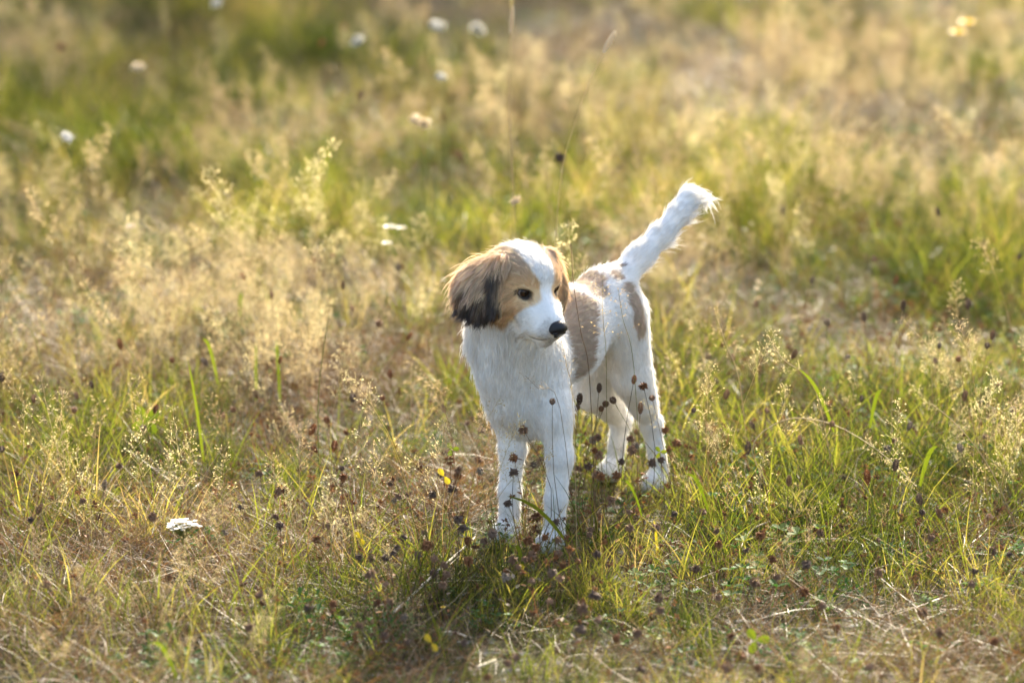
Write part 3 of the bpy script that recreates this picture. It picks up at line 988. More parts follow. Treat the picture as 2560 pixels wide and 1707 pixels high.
def near_paw(x, y, r):
    q = np.stack((x, y), 1); m = np.zeros(len(q), bool)
    for c in (bw(-.01, .044, 0), bw(-.005, -.044, 0), at(1650, 1210, 4.04), at(1537, 1180, 4.12)):
        m |= np.hypot(q[:, 0] - c[0], q[:, 1] - c[1]) < r
    return m
def under_dog(x, y, pad=.03):
    s = (x - P0[0]) * AX[0] + (y - P0[1]) * AX[1]; l = (x - P0[0]) * LX[0] + (y - P0[1]) * LX[1]
    return (s > -.06 - pad) & (s < .42 + pad) & (np.abs(l) < .10 + pad)
def before_dog(x, y):
    a = 1280 + x / np.maximum(y * CP + CAM_H * SP, .1) * FPX
    return (y < 6.12) & (y > 4.2) & (a > 1130) & (a < 1700)

BARE_SPOTS = [(900, 30, 330, .16, 1.0), (1480, 60, 260, .14, .9), (1560, 620, 90, .03, .8), (720, 130, 250, .12, .4)]
GREEN_SPOTS = [(250, 250, 420, .20, .7), (1800, 420, 330, .10, .9), (1350, 520, 260, .08, .8), (680, 470, 160, .08, .7), (1150, 420, 300, .12, .7), (1950, 520, 220, .10, .8), (2420, 660, 260, .12, .9),
               (2150, 1120, 330, .07, .9), (1500, 1400, 420, .06, .7), (560, 950, 260, .05, .8), (120, 1230, 160, .05, .6), (1180, 1350, 220, .05, .05),
               (2000, 1250, 260, .05, .6), (750, 60, 300, .25, .4)]
STRAW_SPOTS = [(420, 740, 420, .07, 1.0), (640, 640, 200, .06, .7), (800, 800, 300, .05, .8), (960, 640, 180, .06, .8), (760, 500, 130, .05, .6), (1800, 840, 220, .06, 1.0), (1720, 720, 130, .05, .7),
               (1420, 230, 180, .12, 1.2), (1650, 300, 200, .10, .8), (2150, 330, 250, .12, .6), (2200, 150, 330, .16, .9), (1900, 90, 160, .10, .7), (320, 1180, 260, .05, .9), (200, 1350, 260, .05, .8), (120, 960, 200, .06, .6),
               (1750, 1010, 260, .05, .6), (2250, 1180, 260, .05, .35), (1850, 1380, 220, .05, .4), (2200, 1480, 300, .05, .4), (520, 1430, 260, .05, .4), (350, 500, 300, .08, .4)]

# ---- green grass
P = field_points(((3.4, 5.0, 520), (5.0, 7.2, 1050), (7.2, 9.5, 640), (9.5, 13.5, 380), (13.5, 32, 34)))
x, y = P.T
g = blobs(x, y, GREEN_SPOTS, .05); st = blobs(x, y, STRAW_SPOTS, .18)
bare_ = blobs(x, y, BARE_SPOTS, .02); nz_ = vnoise(x, y, 7.0, 3); nb_ = vnoise(x, y, 2.2, 4)
keep = rng.random(len(x)) < np.clip(.48 + .90 * g - .18 * st - .55 * bare_ + .40 * nz_ + .22 * nb_, .05, 1) * np.where(y < 5.95, .85, 1.0)
keep &= ~(near_paw(x, y, .016))
x, y, g, nz_ = x[keep], y[keep], g[keep], nz_[keep]
sc = rng.uniform(.55, 1.05, len(x)) * (1 + .35 * np.clip(g, 0, 1)) * (1 + .035 * np.clip(y - 6.5, 0, 20))
sc *= np.where(y < 6.1, 1.02, 1.05) * (1 + .45 * np.clip(nz_, -.8, 1.2) * np.clip((y - 5.8) / 1.2, .3, 1))
sc[before_dog(x, y) & (y < 5.8)] *= .72
c_green, nv = kind_collection('grass_tuft', [green_tuft(30, .03, .115, .0008, .0019, .035, (.05, 1.0)) for i in range(6)] + [green_tuft(16, .06, .17, .0012, .0030, .03, (.03, .7)) for i in range(3)], M_GREEN)
scatter('green_grass', 'short green meadow grass covering the field', c_green, nv, np.stack((x, y, ground_z(x, y)), 1), sc, M_GREEN)

# ---- dead straw
P = field_points(((3.4, 5.0, 360), (5.0, 7.2, 520), (7.2, 9.5, 300), (9.5, 13.5, 160), (13.5, 32, 16)))
x, y = P.T
st = blobs(x, y, STRAW_SPOTS, .1); g = blobs(x, y, GREEN_SPOTS, .05)
keep = rng.random(len(x)) < np.clip(.62 + .4 * st - .35 * g + .35 * vnoise(x, y, 7, 8), .10, 1)
keep &= ~near_paw(x, y, .022)
x, y = x[keep], y[keep]
sc = rng.uniform(.6, 1.2, len(x)) * (1 + .03 * np.clip(y - 6.5, 0, 20)); sc[under_dog(x, y) | before_dog(x, y)] *= .65
c_straw, nv = kind_collection('straw_tuft', [straw_tuft(30, .04, .14, .05) for i in range(6)], M_STRAW)
scatter('dry_grass', 'dead straw coloured grass matted between the green blades', c_straw, nv, np.stack((x, y, ground_z(x, y)), 1), sc, M_STRAW)

# ---- airy bent grass
P = field_points(((3.6, 5.4, 100), (5.4, 7.2, 200), (7.2, 9.5, 190), (9.5, 13.5, 190), (13.5, 32, 16)))
x, y = P.T
st = blobs(x, y, STRAW_SPOTS, .20); g = blobs(x, y, GREEN_SPOTS, .1)
keep = rng.random(len(x)) < np.clip((.17 + .70 * st - .10 * g + .10 * vnoise(x, y, 2.5, 21)) * 2.1 * np.clip(.55 + .85 * vnoise(x, y, 6.5, 22), 0, 2) ** 2, .015, 1) * np.where(y < 6.7, .75, 1.1) * (1 - .7 * np.clip(blobs(x, y, BARE_SPOTS, .02), 0, 1))
keep &= ~(under_dog(x, y, .05) | (before_dog(x, y) & (y > 5.25)))
x, y = x[keep], y[keep]
sc = rng.uniform(.6, 1.1, len(x)) * np.where(y < 5.75, .66, 1.0)
c_bent, nv = kind_collection('bent_grass_tuft', [bent_clump(2 + i % 3, .18, .38, nwh=random.randint(6, 10), per=random.randint(3, 5)) for i in range(12)], M_BENT)
scatter('bent_grass', 'airy pale pinkish seed heads of fine bent grass over the field', c_bent, nv, np.stack((x, y, ground_z(x, y)), 1), sc, M_BENT, .16)

# ---- taller feathery meadow grass beyond the dog
P = field_points(((6.9, 9.5, 34), (9.5, 13.5, 64), (13.5, 26, 5)))
x, y = P.T
st = blobs(x, y, STRAW_SPOTS, .3)
keep = rng.random(len(x)) < np.clip((.16 + .80 * st) * np.clip(.65 + .9 * vnoise(x, y, 5.5, 91), 0, 2), .03, 1) * (1 - .6 * np.clip(blobs(x, y, BARE_SPOTS, .02), 0, 1))
x, y = x[keep], y[keep]
c_tall, nv = kind_collection('feather_grass_tuft', [bent_clump(2, .28, .54, nwh=10, per=5, sp=(.0036, .0062), spw=.0010) for i in range(7)], M_BENT)
scatter('feathery_grass', 'taller feathery straw coloured grass heads behind the dog', c_tall, nv, np.stack((x, y, ground_z(x, y)), 1), rng.uniform(.7, 1.1, len(x)), M_BENT, .14)

# ---- clover and low weeds
P = field_points(((3.6, 7.2, 110), (7.2, 9.5, 60), (9.5, 13.5, 20)))
x, y = P.T
keep = rng.random(len(x)) < np.clip(.35 + .6 * vnoise(x, y, 4, 33) + .3 * blobs(x, y, [(1300, 1330, 300, .05, 1.0), (1480, 1400, 300, .05, .8)], .03), .03, 1)
keep &= ~near_paw(x, y, .02)
x, y = x[keep], y[keep]
sc = rng.uniform(.55, 1.1, len(x)); sc[under_dog(x, y) | before_dog(x, y)] *= .75
c_leaf, nv = kind_collection('clover_clump', [clover_clump(9, .07, .008) for i in range(3)] + [weed_clump(8, .07) for i in range(3)], M_LEAF)
scatter('clover', 'low green clover and weed leaves between the grass blades', c_leaf, nv, np.stack((x, y, ground_z(x, y)), 1), sc, M_LEAF)

# ---- withered brown heads too many to count between the blades
def wither(n):
    V, F = [], []
    for i in range(n):
        b = np.array((random.gauss(0, .05), random.gauss(0, .05), -.003)); h = random.uniform(.02, .085)
        t = b + np.array((random.gauss(0, .25) * h, random.gauss(0, .25) * h, h))
        ribbon(V, F, b, t - b, np.linalg.norm(t - b), .0010, (0, 0, 0), 2, tipw=.8)
        r = random.uniform(.0035, .0075)
        for k in range(16):
            d = np.array((random.gauss(0, 1), random.gauss(0, 1), random.gauss(0, 1))); d /= np.linalg.norm(d)
            spikelet(V, F, t, d, r * random.uniform(.8, 1.3), r * .22)
    return V, F
M_WITHER = leaf_mat('withered', [(0, (.05, .028, .018)), (.5, (.14, .075, .042)), (.8, (.22, .11, .05)), (1, (.28, .19, .12))], trans=.25, rough=.7, spec=.1)
P = field_points(((3.6, 5.2, 90), (5.2, 7.4, 130), (7.4, 9.5, 70), (9.5, 13.5, 20)))
x, y = P.T
keep = rng.random(len(x)) < np.clip(.45 + .5 * vnoise(x, y, 5.5, 71), .03, 1)
keep &= ~near_paw(x, y, .02)
x, y = x[keep], y[keep]
c_wit, nv = kind_collection('withered_clump', [wither(7) for i in range(6)], M_WITHER)
scatter('withered_weeds', 'small withered brown weeds scattered low between the grass blades', c_wit, nv, np.stack((x, y, ground_z(x, y)), 1), rng.uniform(.7, 1.25, len(x)), M_WITHER)

# ---- two unseen young trees added past the upper view edge to shade far grass
M_TREE = leaf_mat('tree_leaf', [(0, (.035, .060, .010)), (1, (.075, .095, .015))], trans=.35)
M_BARK, nt, out = new_mat('tree_bark')
N, L = nt.nodes, nt.links
bs = N.new('ShaderNodeBsdfPrincipled'); bs.inputs['Roughness'].default_value = .9
nz = N.new('ShaderNodeTexNoise'); nz.inputs['Scale'].default_value = 14
rp = N.new('ShaderNodeValToRGB'); rp.color_ramp.elements[0].color = (.06, .045, .03, 1); rp.color_ramp.elements[1].color = (.20, .17, .13, 1)
L.new(nz.outputs[0], rp.inputs[0]); L.new(rp.outputs[0], bs.inputs['Base Color']); L.new(bs.outputs[0], out.inputs[0])
def shade_tree(sx, sy, hc, R, Vr, nleaf, label):
    """tree whose crown shadow falls about (sx, sy)"""
    off = hc / math.tan(SUN_EL)
    bx, by = sx + math.sin(SUN_AZ) * off, sy + math.cos(SUN_AZ) * off
    root = empty('shade_tree', (bx, by, 0))
    V, F = [], []
    tube(V, F, [np.array((.03 * math.sin(t * 5), .03 * math.cos(t * 4), t * (hc + Vr * .8))) for t in np.linspace(-.01, 1, 12)], list(np.linspace(.075, .012, 12)), 8)
    for i in range(22):
        z = hc + random.uniform(-.95, .7) * Vr; a = i * 2.4; ln = R * random.uniform(.6, 1) * math.sqrt(max(.15, 1 - ((z - hc) / Vr) ** 2))
        b = np.array((0, 0, z)); e = b + np.array((math.cos(a) * ln, math.sin(a) * ln, .35 * ln))
        tube(V, F, [b, (b + e) / 2 + np.array((0, 0, .05)), e], [.022, .012, .004], 5)
    link(bpy.data.objects.new('trunk', mesh_from('trunk', V, F, [M_BARK], smooth=True)), root)
    V, F = [], []
    cl = [np.array((random.gauss(0, .45) * R, random.gauss(0, .45) * R, hc + random.gauss(0, .45) * Vr)) for k in range(46)]
    for i in range(nleaf):
        c = random.choice(cl) + np.array((random.gauss(0, .16), random.gauss(0, .16), random.gauss(0, .16)))
        leaf_disc(V, F, c, (random.gauss(0, 1), random.gauss(0, 1), random.gauss(-.3, .6)), (random.gauss(0, .5), random.gauss(0, .5), 1), .026, 1.5)
    link(bpy.data.objects.new('crown', mesh_from('crown', V, F, [M_TREE])), root)
    tag(root, label, 'tree', 'unseen trees added to shade the far grass')
shade_tree(-1.25, 10.6, 7.2, 1.3, 1.9, 11000, 'unseen young tree added to shade the far grass, nearer of the two')
shade_tree(-.10, 12.3, 7.4, 1.2, 1.0, 6000, 'unseen young tree added to shade the far grass, farther of the two')

# ================================================================== plants one can point to
def flat_mat(name, c0, c1, rough=.7, trans=.15):
    return leaf_mat(name, [(0, c0), (1, c1)], trans=trans, rough=rough, spec=.2, tint=1.1)
M_STEM_D = flat_mat('dark_stem', (.09, .055, .03), (.20, .13, .065), trans=.25)
M_STEM_G = flat_mat('green_stem', (.13, .15, .035), (.26, .25, .08), trans=.3)
M_STEM_S = flat_mat('straw_stem', (.34, .25, .12), (.52, .42, .24), trans=.3)
M_HEADS = {'brown': flat_mat('seed_brown', (.15, .088, .050), (.36, .21, .12)), 'rusty': flat_mat('seed_rust', (.15, .062, .028), (.34, .155, .06), trans=.25),
           'dark': flat_mat('seed_dark', (.085, .055, .04), (.20, .13, .085)), 'grey': flat_mat('seed_grey', (.16, .12, .085), (.30, .23, .16))}
M_WHITE = leaf_mat('white_petal', [(0, (.70, .68, .62)), (1, (.84, .81, .74))], trans=.45, tint=1.05)
M_CREAM = leaf_mat('cream_petal', [(0, (.72, .62, .44)), (1, (.82, .74, .58))], trans=.5, tint=1.1)
M_PURPLE = leaf_mat('purple_petal', [(0, (.18, .12, .50)), (1, (.25, .18, .60))], trans=.4, tint=1.1)
M_YELLOW = leaf_mat('yellow_petal', [(0, (.70, .45, .03)), (1, (.80, .58, .05))], trans=.4, tint=1.1)
M_YLEAF = leaf_mat('yellowed_leaf', [(0, (.20, .17, .02)), (1, (.32, .26, .04))], trans=.5, tint=1.15)
M_BRIGHT = leaf_mat('fresh_blade', [(0, (.045, .066, .008)), (1, (.085, .10, .014))], trans=.55, tint=1.5)
M_PALE = flat_mat('bleached_straw', (.55, .45, .30), (.70, .62, .47), trans=.2)

def ragged_head(r, n=40):
    V, F = [], []
    for i in range(n):
        a = i * 2.39996; z = 1 - 2 * (i + .5) / n
        d = np.array((math.sqrt(1 - z * z) * math.cos(a), math.sqrt(1 - z * z) * math.sin(a), z * .8))
        d += np.array((random.gauss(0, .25), random.gauss(0, .25), random.gauss(0, .25) - .15))
        d /= np.linalg.norm(d)
        x = np.cross(d, (.3, .5, .8)); x /= np.linalg.norm(x); y = np.cross(d, x)
        ln = r * random.uniform(.75, 1.15); w = r * random.uniform(.14, .22)
        bend = np.array((0, 0, -.3 * ln * random.random()))
        b = len(V)
        for j in range(3):
            t = 2.094 * j
            V.append(d * ln * .55 + w * (math.cos(t) * x + math.sin(t) * y))
        V.append(np.zeros(3)); V.append(d * ln + bend)
        for j in range(3):
            F.append((b + j, b + (j + 1) % 3, b + 3)); F.append((b + (j + 1) % 3, b + j, b + 4))
    return V, F

def scaly_head(r, h, rings=7, per=8):
    """oval seed spike covered in small overlapping scales"""
    V, F = [], []
    for k in range(rings):
        u = (k + .5) / rings
        z = (u - .5) * 2 * h
        rr = r * math.sqrt(max(.12, 1 - (2 * u - 1) ** 2 * .9))
        for j in range(per):
            a = 6.283 * (j + .5 * (k % 2)) / per + random.gauss(0, .08)
            o = np.array((math.cos(a), math.sin(a), 0)); t = np.array((-math.sin(a), math.cos(a), 0))
            w = rr * 3.3 / per; up = h * 2.4 / rings
            b = len(V)
            jit = random.uniform(.9, 1.2)
            V.extend((o * rr * .55 + np.array((0, 0, z - up * .4)), o * rr * .92 + t * w + np.array((0, 0, z)), o * rr * .92 - t * w + np.array((0, 0, z)),
                      o * rr * 1.12 * jit + np.array((0, 0, z + up * .55)), o * rr * .3 + np.array((0, 0, z + up * .4))))
            F.extend(((b, b + 1, b + 2), (b + 1, b + 3, b + 2), (b + 1, b + 4, b + 3), (b + 2, b + 3, b + 4)))
    return V, F

HEADM = {}
for col_, m in M_HEADS.items():
    HEADM['ragged', col_] = [mesh_from('seed_head', *ragged_head(.0084, 64), [m]) for i in range(3)]
    HEADM['oval', col_] = [mesh_from('seed_head', *scaly_head(.0042, .0080, 8, 8), [m]) for i in range(2)]
    HEADM['round', col_] = [mesh_from('seed_head', *scaly_head(.0048, .0050, 6, 8), [m]) for i in range(2)]

def curve_path(a, b, bow, n=7):
    a, b = np.array(a, float), np.array(b, float)
    return [a + (b - a) * t + np.array(bow) * math.sin(math.pi * t) for t in np.linspace(0, 1, n)]

def stem_mesh(P, r0, r1, mat, n=4):
    V, F = [], []
    tube(V, F, P, list(np.linspace(r0, r1, len(P))), n)
    return mesh_from('stem', V, F, [mat], smooth=True)

def align(d):
    return Vector(tuple(float(v) for v in d)).to_track_quat('Z', 'Y').to_euler()

ORD = []      # repeats told apart by their order from the left
def seed_plant(px, py, Y=None, shape='ragged', col='brown', size=1.0, lean=None, foot=None, stem=None, h=None, label=None, leaf=False):
    """a dried flower: a stem from the turf and its seed head"""
    if Y is None:
        hh = h if h is not None else (random.uniform(.07, .14) if shape == 'ragged' else random.uniform(.11, .20))
        head = gp(px, py, hh)
    else:
        head = at(px, py, Y)
    head[2] = max(head[2], .028)
    if foot is not None:
        q = at(foot[0], foot[1], head[1] - DY); base = np.array((q[0], q[1], 0))
    else:
        le = lean or (random.gauss(0, .18) * head[2], random.gauss(0, .18) * head[2])
        base = np.array((head[0] + le[0], head[1] + le[1], 0))
    base[2] = ground_z(base[0], base[1])
    root = empty('dried_clover' if shape == 'ragged' else 'dried_plantain' if shape == 'oval' else 'dried_knapweed', tuple(base))
    rel = head - base
    P = curve_path((0, 0, -.005), rel, (random.gauss(0, .10) * rel[2], random.gauss(0, .06) * rel[2], 0), 6)
    sm = stem or (M_STEM_D if shape != 'round' or random.random() < .6 else M_STEM_G)
    link(bpy.data.objects.new('stem', stem_mesh(P, .0008, .00050, sm, 3)), root)
    o = link(bpy.data.objects.new('seed_head', random.choice(HEADM[shape, col])), root)
    o.location = tuple(rel)
    e = align(P[-1] - P[-2]); o.rotation_euler = (e.x, e.y, random.uniform(0, 6.28)) if shape == 'ragged' else e
    s = size * random.uniform(.85, 1.12)
    o.scale = (s, s, s * random.uniform(.9, 1.15))
    if leaf:
        for k in range(2):
            V, F = [], []
            t = random.uniform(.25, .8); c = np.array(P[0]) + (np.array(P[-1]) - P[0]) * t
            a = random.uniform(0, 6.28)
            leaf_disc(V, F, c, (math.cos(a), math.sin(a), random.uniform(-.6, .5)), (0, 0, 1), .006, 1.8)
            link(bpy.data.objects.new('leaf', mesh_from('leaf', V, F, [M_HEADS['grey' if random.random() < .4 else 'rusty']])), root)
    KIND = {'ragged': 'ragged dried clover head', 'oval': 'oval dried spike', 'round': 'round dried head'}[shape]
    CW = {'brown': 'brown', 'rusty': 'rusty orange', 'dark': 'blackish', 'grey': 'pale grey brown'}[col]
    if label is None:
        if py > 1380: zone = 'in the blurred front grass'
        elif head[1] > 7.2: zone = 'in the far grass'
        elif px < 1130: zone = 'on the puppy\'s ear side'
        elif px > 1690: zone = 'on the puppy\'s tail side'
        else: zone = 'around the puppy\'s legs'
        label = f'{CW} {KIND} {zone}'
        grp = f'{CW} {KIND}s {zone}'
    else:
        grp = 'dried seed heads by the puppy'
    tag(root, label, 'dried flower', grp)
    if grp != 'dried seed heads by the puppy': ORD.append((px, root))
    return root

# ---- the ones by the dog's legs, each at its place
S = seed_plant
S(1308, 1073, 3.66, 'ragged', 'brown', 1.05, foot=(1312, 1290), leaf=True, label='brown ragged clover head on the tallest stem in the gap between the puppy\'s forelegs')
S(1284, 1143, 3.655, 'ragged', 'rusty', .95, foot=(1318, 1290), label='rusty clover head against the puppy\'s right foreleg, above a darker one')
S(1284, 1178, 3.65, 'ragged', 'dark', 1.05, foot=(1322, 1300), leaf=True, label='dark clover head against the puppy\'s right foreleg, just below a rusty one')
S(1334, 1160, 3.72, 'ragged', 'dark', .95, foot=(1322, 1270), label='dark ragged clover head low in the gap between the puppy\'s forelegs')
S(1349, 1154, 3.73, 'oval', 'brown', 1.1, foot=(1346, 1270), label='oval brown seed spike rising beside the inner edge of the puppy\'s left foreleg')
S(1269, 1256, 3.64, 'ragged', 'dark', 1.05, foot=(1285, 1360), label='dark clover head in front of the puppy\'s right forepaw')
S(1340, 1290, 3.62, 'ragged', 'rusty', 1.15, foot=(1345, 1400), label='rusty clover head low between the puppy\'s two forepaws')
S(1391, 1303, 3.63, 'ragged', 'dark', 1.0, foot=(1398, 1390), label='dark ragged clover head right in front of the puppy\'s left forepaw')
S(1381, 1004, 3.60, 'round', 'dark', .9, foot=(1440, 1260), label='small dark head on a slanting stem crossing the puppy\'s left foreleg')
S(1608, 963, 3.84, 'ragged', 'rusty', 1.05, foot=(1598, 1290), label='rust brown clover head highest against the puppy\'s near hind leg')
S(1585, 949, 3.86, 'oval', 'rusty', 1.15, foot=(1560, 1290), label='red brown seed spike beside the tallest clover head at the hind leg')
S(1498, 970, 3.88, 'oval', 'dark', 1.05, foot=(1505, 1270), label='dark seed spike standing before the shaded inside of the far hind leg')
S(1449, 998, 3.86, 'oval', 'dark', 1.1, foot=(1452, 1250), label='dark seed spike just behind the puppy\'s left foreleg')
S(1443, 1019, 3.85, 'round', 'dark', .95, foot=(1456, 1250), label='small dark round head beside the spike behind the left foreleg')
S(1734, 1026, 3.74, 'round', 'dark', .8, foot=(1645, 1320), label='dark bud at the tip of a long slanting red brown stem by the hind paw')
for px, py, Y, sh, c in ((1533, 1001, 3.9, 'round', 'dark'), (1630, 995, 3.9, 'round', 'brown'), (1514, 1010, 3.9, 'round', 'brown'), (1503, 1022, 3.9, 'round', 'brown'),
        (1601, 1020, 3.84, 'oval', 'brown'), (1495, 1092, 3.82, 'ragged', 'brown'), (1483, 1098, 3.83, 'ragged', 'grey'), (1487, 1124, 3.80, 'ragged', 'rusty'), (1497, 1136, 3.80, 'ragged', 'brown'),
        (1576, 1095, 3.85, 'ragged', 'brown'), (1592, 1080, 3.88, 'round', 'brown'), (1580, 1124, 3.82, 'ragged', 'brown'), (1588, 1112, 3.83, 'ragged', 'grey'), (1553, 1153, 3.80, 'ragged', 'dark'),
        (1630, 1155, 3.84, 'ragged', 'dark'), (1653, 1148, 3.84, 'ragged', 'dark'), (1662, 1073, 3.92, 'ragged', 'rusty'), (1692, 1106, 3.9, 'ragged', 'rusty'), (1490, 1183, 3.8, 'ragged', 'brown'),
        (1502, 1190, 3.79, 'ragged', 'rusty'), (1543, 1187, 3.78, 'ragged', 'rusty'), (1446, 1170, 3.82, 'ragged', 'brown'), (1470, 1165, 3.83, 'ragged', 'dark')):
    S(px, py, Y, sh, c, leaf=random.random() < .3)
# ---- in front of the paws and to the side of the drooping ear
RAG = [(1124, 1148, 'rusty'), (1145, 1187, 'rusty'), (1111, 1129, 'brown'), (1197, 1148, 'brown'), (1204, 1074, 'brown'), (1167, 1057, 'brown'), (1131, 1220, 'dark'), (1083, 1234, 'dark'), (1201, 1176, 'grey'),
       (1157, 1318, 'dark'), (1103, 1302, 'brown'), (1062, 1330, 'brown'), (1065, 1362, 'rusty'), (1320, 1346, 'rusty'), (1362, 1342, 'rusty'), (1340, 1366, 'rusty'), (1388, 1385, 'rusty'), (1476, 1322, 'brown'), (1473, 1335, 'brown'),
       (648, 1182, 'brown'), (713, 1223, 'rusty'), (855, 1169, 'dark'), (858, 1191, 'rusty'), (997, 1240, 'brown'), (1021, 1234, 'brown'), (605, 1267, 'dark'), (817, 1310, 'brown'), (790, 1346, 'rusty'), (850, 1300, 'brown'),
       (896, 1390, 'dark'), (980, 1379, 'dark'), (965, 1392, 'dark'), (992, 1368, 'dark'), (1008, 1343, 'dark'), (1062, 1360, 'dark'), (1045, 1385, 'dark'), (942, 1504, 'rusty'), (899, 1561, 'brown'), (964, 1458, 'brown'), (1018, 1602, 'dark'),
       (1160, 1605, 'dark'), (210, 1496, 'dark'), (117, 1458, 'brown'), (419, 1441, 'rusty'), (76, 1297, 'dark'), (297, 1163, 'brown'), (1084, 1430, 'dark'), (1171, 1400, 'rusty'), (1266, 1425, 'rusty'), (1282, 1398, 'brown'),
       (1264, 1440, 'grey'), (1330, 1450, 'brown'), (1380, 1430, 'dark'), (1408, 1410, 'rusty'), (1445, 1402, 'rusty'), (1375, 1501, 'brown'), (1321, 1348, 'rusty'), (1650, 1523, 'brown'), (1495, 1547, 'brown'), (1454, 1572, 'dark'),
       (1604, 1670, 'dark'), (2056, 1512, 'brown'), (2091, 1567, 'rusty'), (1827, 1588, 'rusty'), (1852, 1637, 'rusty'), (1817, 1665, 'brown'), (1895, 1667, 'rusty'), (2173, 1665, 'brown'), (2484, 1602, 'rusty'), (2429, 1458, 'brown'),
       (2307, 1528, 'brown'), (2015, 1409, 'dark'), (1942, 1441, 'brown'), (2195, 1349, 'brown'), (2328, 1343, 'brown'), (2522, 1384, 'dark'), (2480, 1375, 'brown'), (1010, 1540, 'grey'), (1290, 1640, 'brown'), (1270, 1655, 'brown'), (1210, 1350, 'brown'),
       (1230, 1330, 'brown'), (985, 1250, 'grey'), (380, 1290, 'brown'), (690, 1290, 'brown'), (560, 1330, 'grey'), (2110, 1190, 'brown'), (2217, 1120, 'grey'), (2465, 1090, 'brown'), (2050, 1330, 'brown'), (1740, 1420, 'brown'), (1220, 1690, 'rusty')]
for k in range(64):
    px = random.gauss(1330, 420); py = random.uniform(1170, 1600)
    if 1235 < px < 1440 and py < 1300 or 1440 < px < 1680 and py < 1200: continue
    RAG.append((px, py, random.choice(('brown', 'rusty', 'brown', 'dark'))))
for px, py, c in RAG:
    S(px, py, None, 'ragged', c, size=random.uniform(.7, 1.15), h=random.uniform(.06, .11) if py > 1300 else random.uniform(.08, .13), leaf=random.random() < .35)
OVL = [(359, 1071), (389, 1022), (558, 1038), (583, 1024), (229, 962), (191, 989), (185, 1025), (84, 997), (781, 1074), (817, 1049), (787, 1123), (836, 1114), (5, 1123), (5, 943), (975, 935), (956, 995), (1110, 1022), (512, 905), (882, 995),
       (261, 1212), (98, 1272), (1048, 1166), (1833, 894), (1816, 986), (1770, 891), (1770, 1068), (1985, 886), (2119, 891), (2338, 902), (2348, 864), (2396, 897), (2412, 989), (2154, 997), (1918, 1026), (1881, 1063), (2274, 1065), (2236, 1101),
       (2239, 1163), (2168, 1191), (2533, 1025), (1972, 1202), (2348, 1283), (2473, 1292), (2299, 1248), (785, 650), (833, 640), (857, 713), (996, 667), (1006, 667), (607, 691), (679, 739), (947, 808), (1023, 841), (1958, 525), (2186, 648),
       (2548, 642), (2030, 700), (1890, 760), (2240, 700), (2420, 760), (880, 770), (700, 900), (640, 985), (430, 900), (300, 860), (2000, 1100), (2080, 1060), (1870, 1120), (2400, 1120), (2500, 960)]
for i, (px, py) in enumerate(OVL):
    hh = random.uniform(.16, .24) if py < 950 else random.uniform(.11, .18)
    S(px, py, None, 'oval' if i % 3 else 'round', random.choice(('brown', 'brown', 'grey', 'rusty', 'dark')), size=random.uniform(.9, 1.25), h=hh)
for px, py, Y, sh, c, ft, st, lb in (
        (2160, 792, 4.25, 'oval', 'dark', (2148, 1180), M_STEM_D, 'dark seed spike on the tall straight red brown stem on the tail side'),
        (2068, 805, 4.3, 'round', 'grey', (2080, 1130), M_STEM_G, 'greyish round head on a straight blue green stem on the tail side'),
        (2258, 762, 4.2, 'oval', 'dark', (2232, 1160), M_STEM_S, 'dark oval head topping the tallest yellow straw stem on the tail side'),
        (2481, 838, 4.1, 'oval', 'brown', (2478, 1180), M_STEM_G, 'long brown seed spike on a green stem at the edge of the picture'),
        (2468, 864, 4.1, 'round', 'dark', (2462, 1180), M_STEM_D, 'dark round head on a dark stem beside the long brown spike')):
    S(px, py, Y, sh, c, 1.15, foot=ft, stem=st, label=lb)

# ---- soft brown heads far behind
for i in range(24):
    Y = random.uniform(7.4, 11.8); x = random.uniform(-.13, .13) * Y
    q = proj(np.array((x, Y, .25)))
    if 1180 < q[0] < 1800 and q[1] > 420: continue
    S(q[0], q[1], None, random.choice(('ragged', 'oval')), random.choice(('brown', 'dark', 'rusty')), size=random.uniform(1.1, 1.7), h=random.uniform(.18, .34))

# ---- grass stalks one can follow
def stalk(path, label, head='timothy', hl=.06, hr=.004, mat=None, r=.0010, hmat=None, name='grass_stalk', spread=.03, **kw):
    """path: photo positions with distances, foot first"""
    P = np.array([at(*p) for p in path]); P[0, 2] = ground_z(P[0, 0], P[0, 1]) - .004
    t = np.linspace(0, len(P) - 1, 4 * (len(P) - 1) + 1)
    Q = []
    for u in t:
        i = min(int(u), len(P) - 2); f = u - i
        p0, p1, p2, p3 = P[max(i - 1, 0)], P[i], P[i + 1], P[min(i + 2, len(P) - 1)]
        Q.append(.5 * (2 * p1 + (p2 - p0) * f + (2 * p0 - 5 * p1 + 4 * p2 - p3) * f ** 2 + (3 * p1 - p0 - 3 * p2 + p3) * f ** 3))
    Q = np.array(Q)
    root = empty(name, tuple(Q[0])); Q = Q - Q[0]
    link(bpy.data.objects.new('stem', stem_mesh(Q, r, r * .55, mat or M_STEM_S, 4)), root)
    if head == 'timothy':
        V, F = scaly_head(hr, hl / 2, 16, 7)
        o = link(bpy.data.objects.new('seed_head', mesh_from('seed_head', V, F, [hmat or M_BENT])), root); o['kind'] = 'stuff'
        d = Q[-1] - Q[-3]; d /= np.linalg.norm(d)
        o.location = tuple(Q[-1] + d * hl * .4); o.rotation_euler = align(d)
    elif head == 'panicle':
        V, F = [], []
        panicle(V, F, Q[len(Q) // 2:], hl, spread, **kw)
        link(bpy.data.objects.new('seed_head', mesh_from('seed_head', V, F, [hmat or M_BENT])), root)['kind'] = 'stuff'
    tag(root, label, 'grass stalk', 'grass stalks standing out of the meadow')
    return root

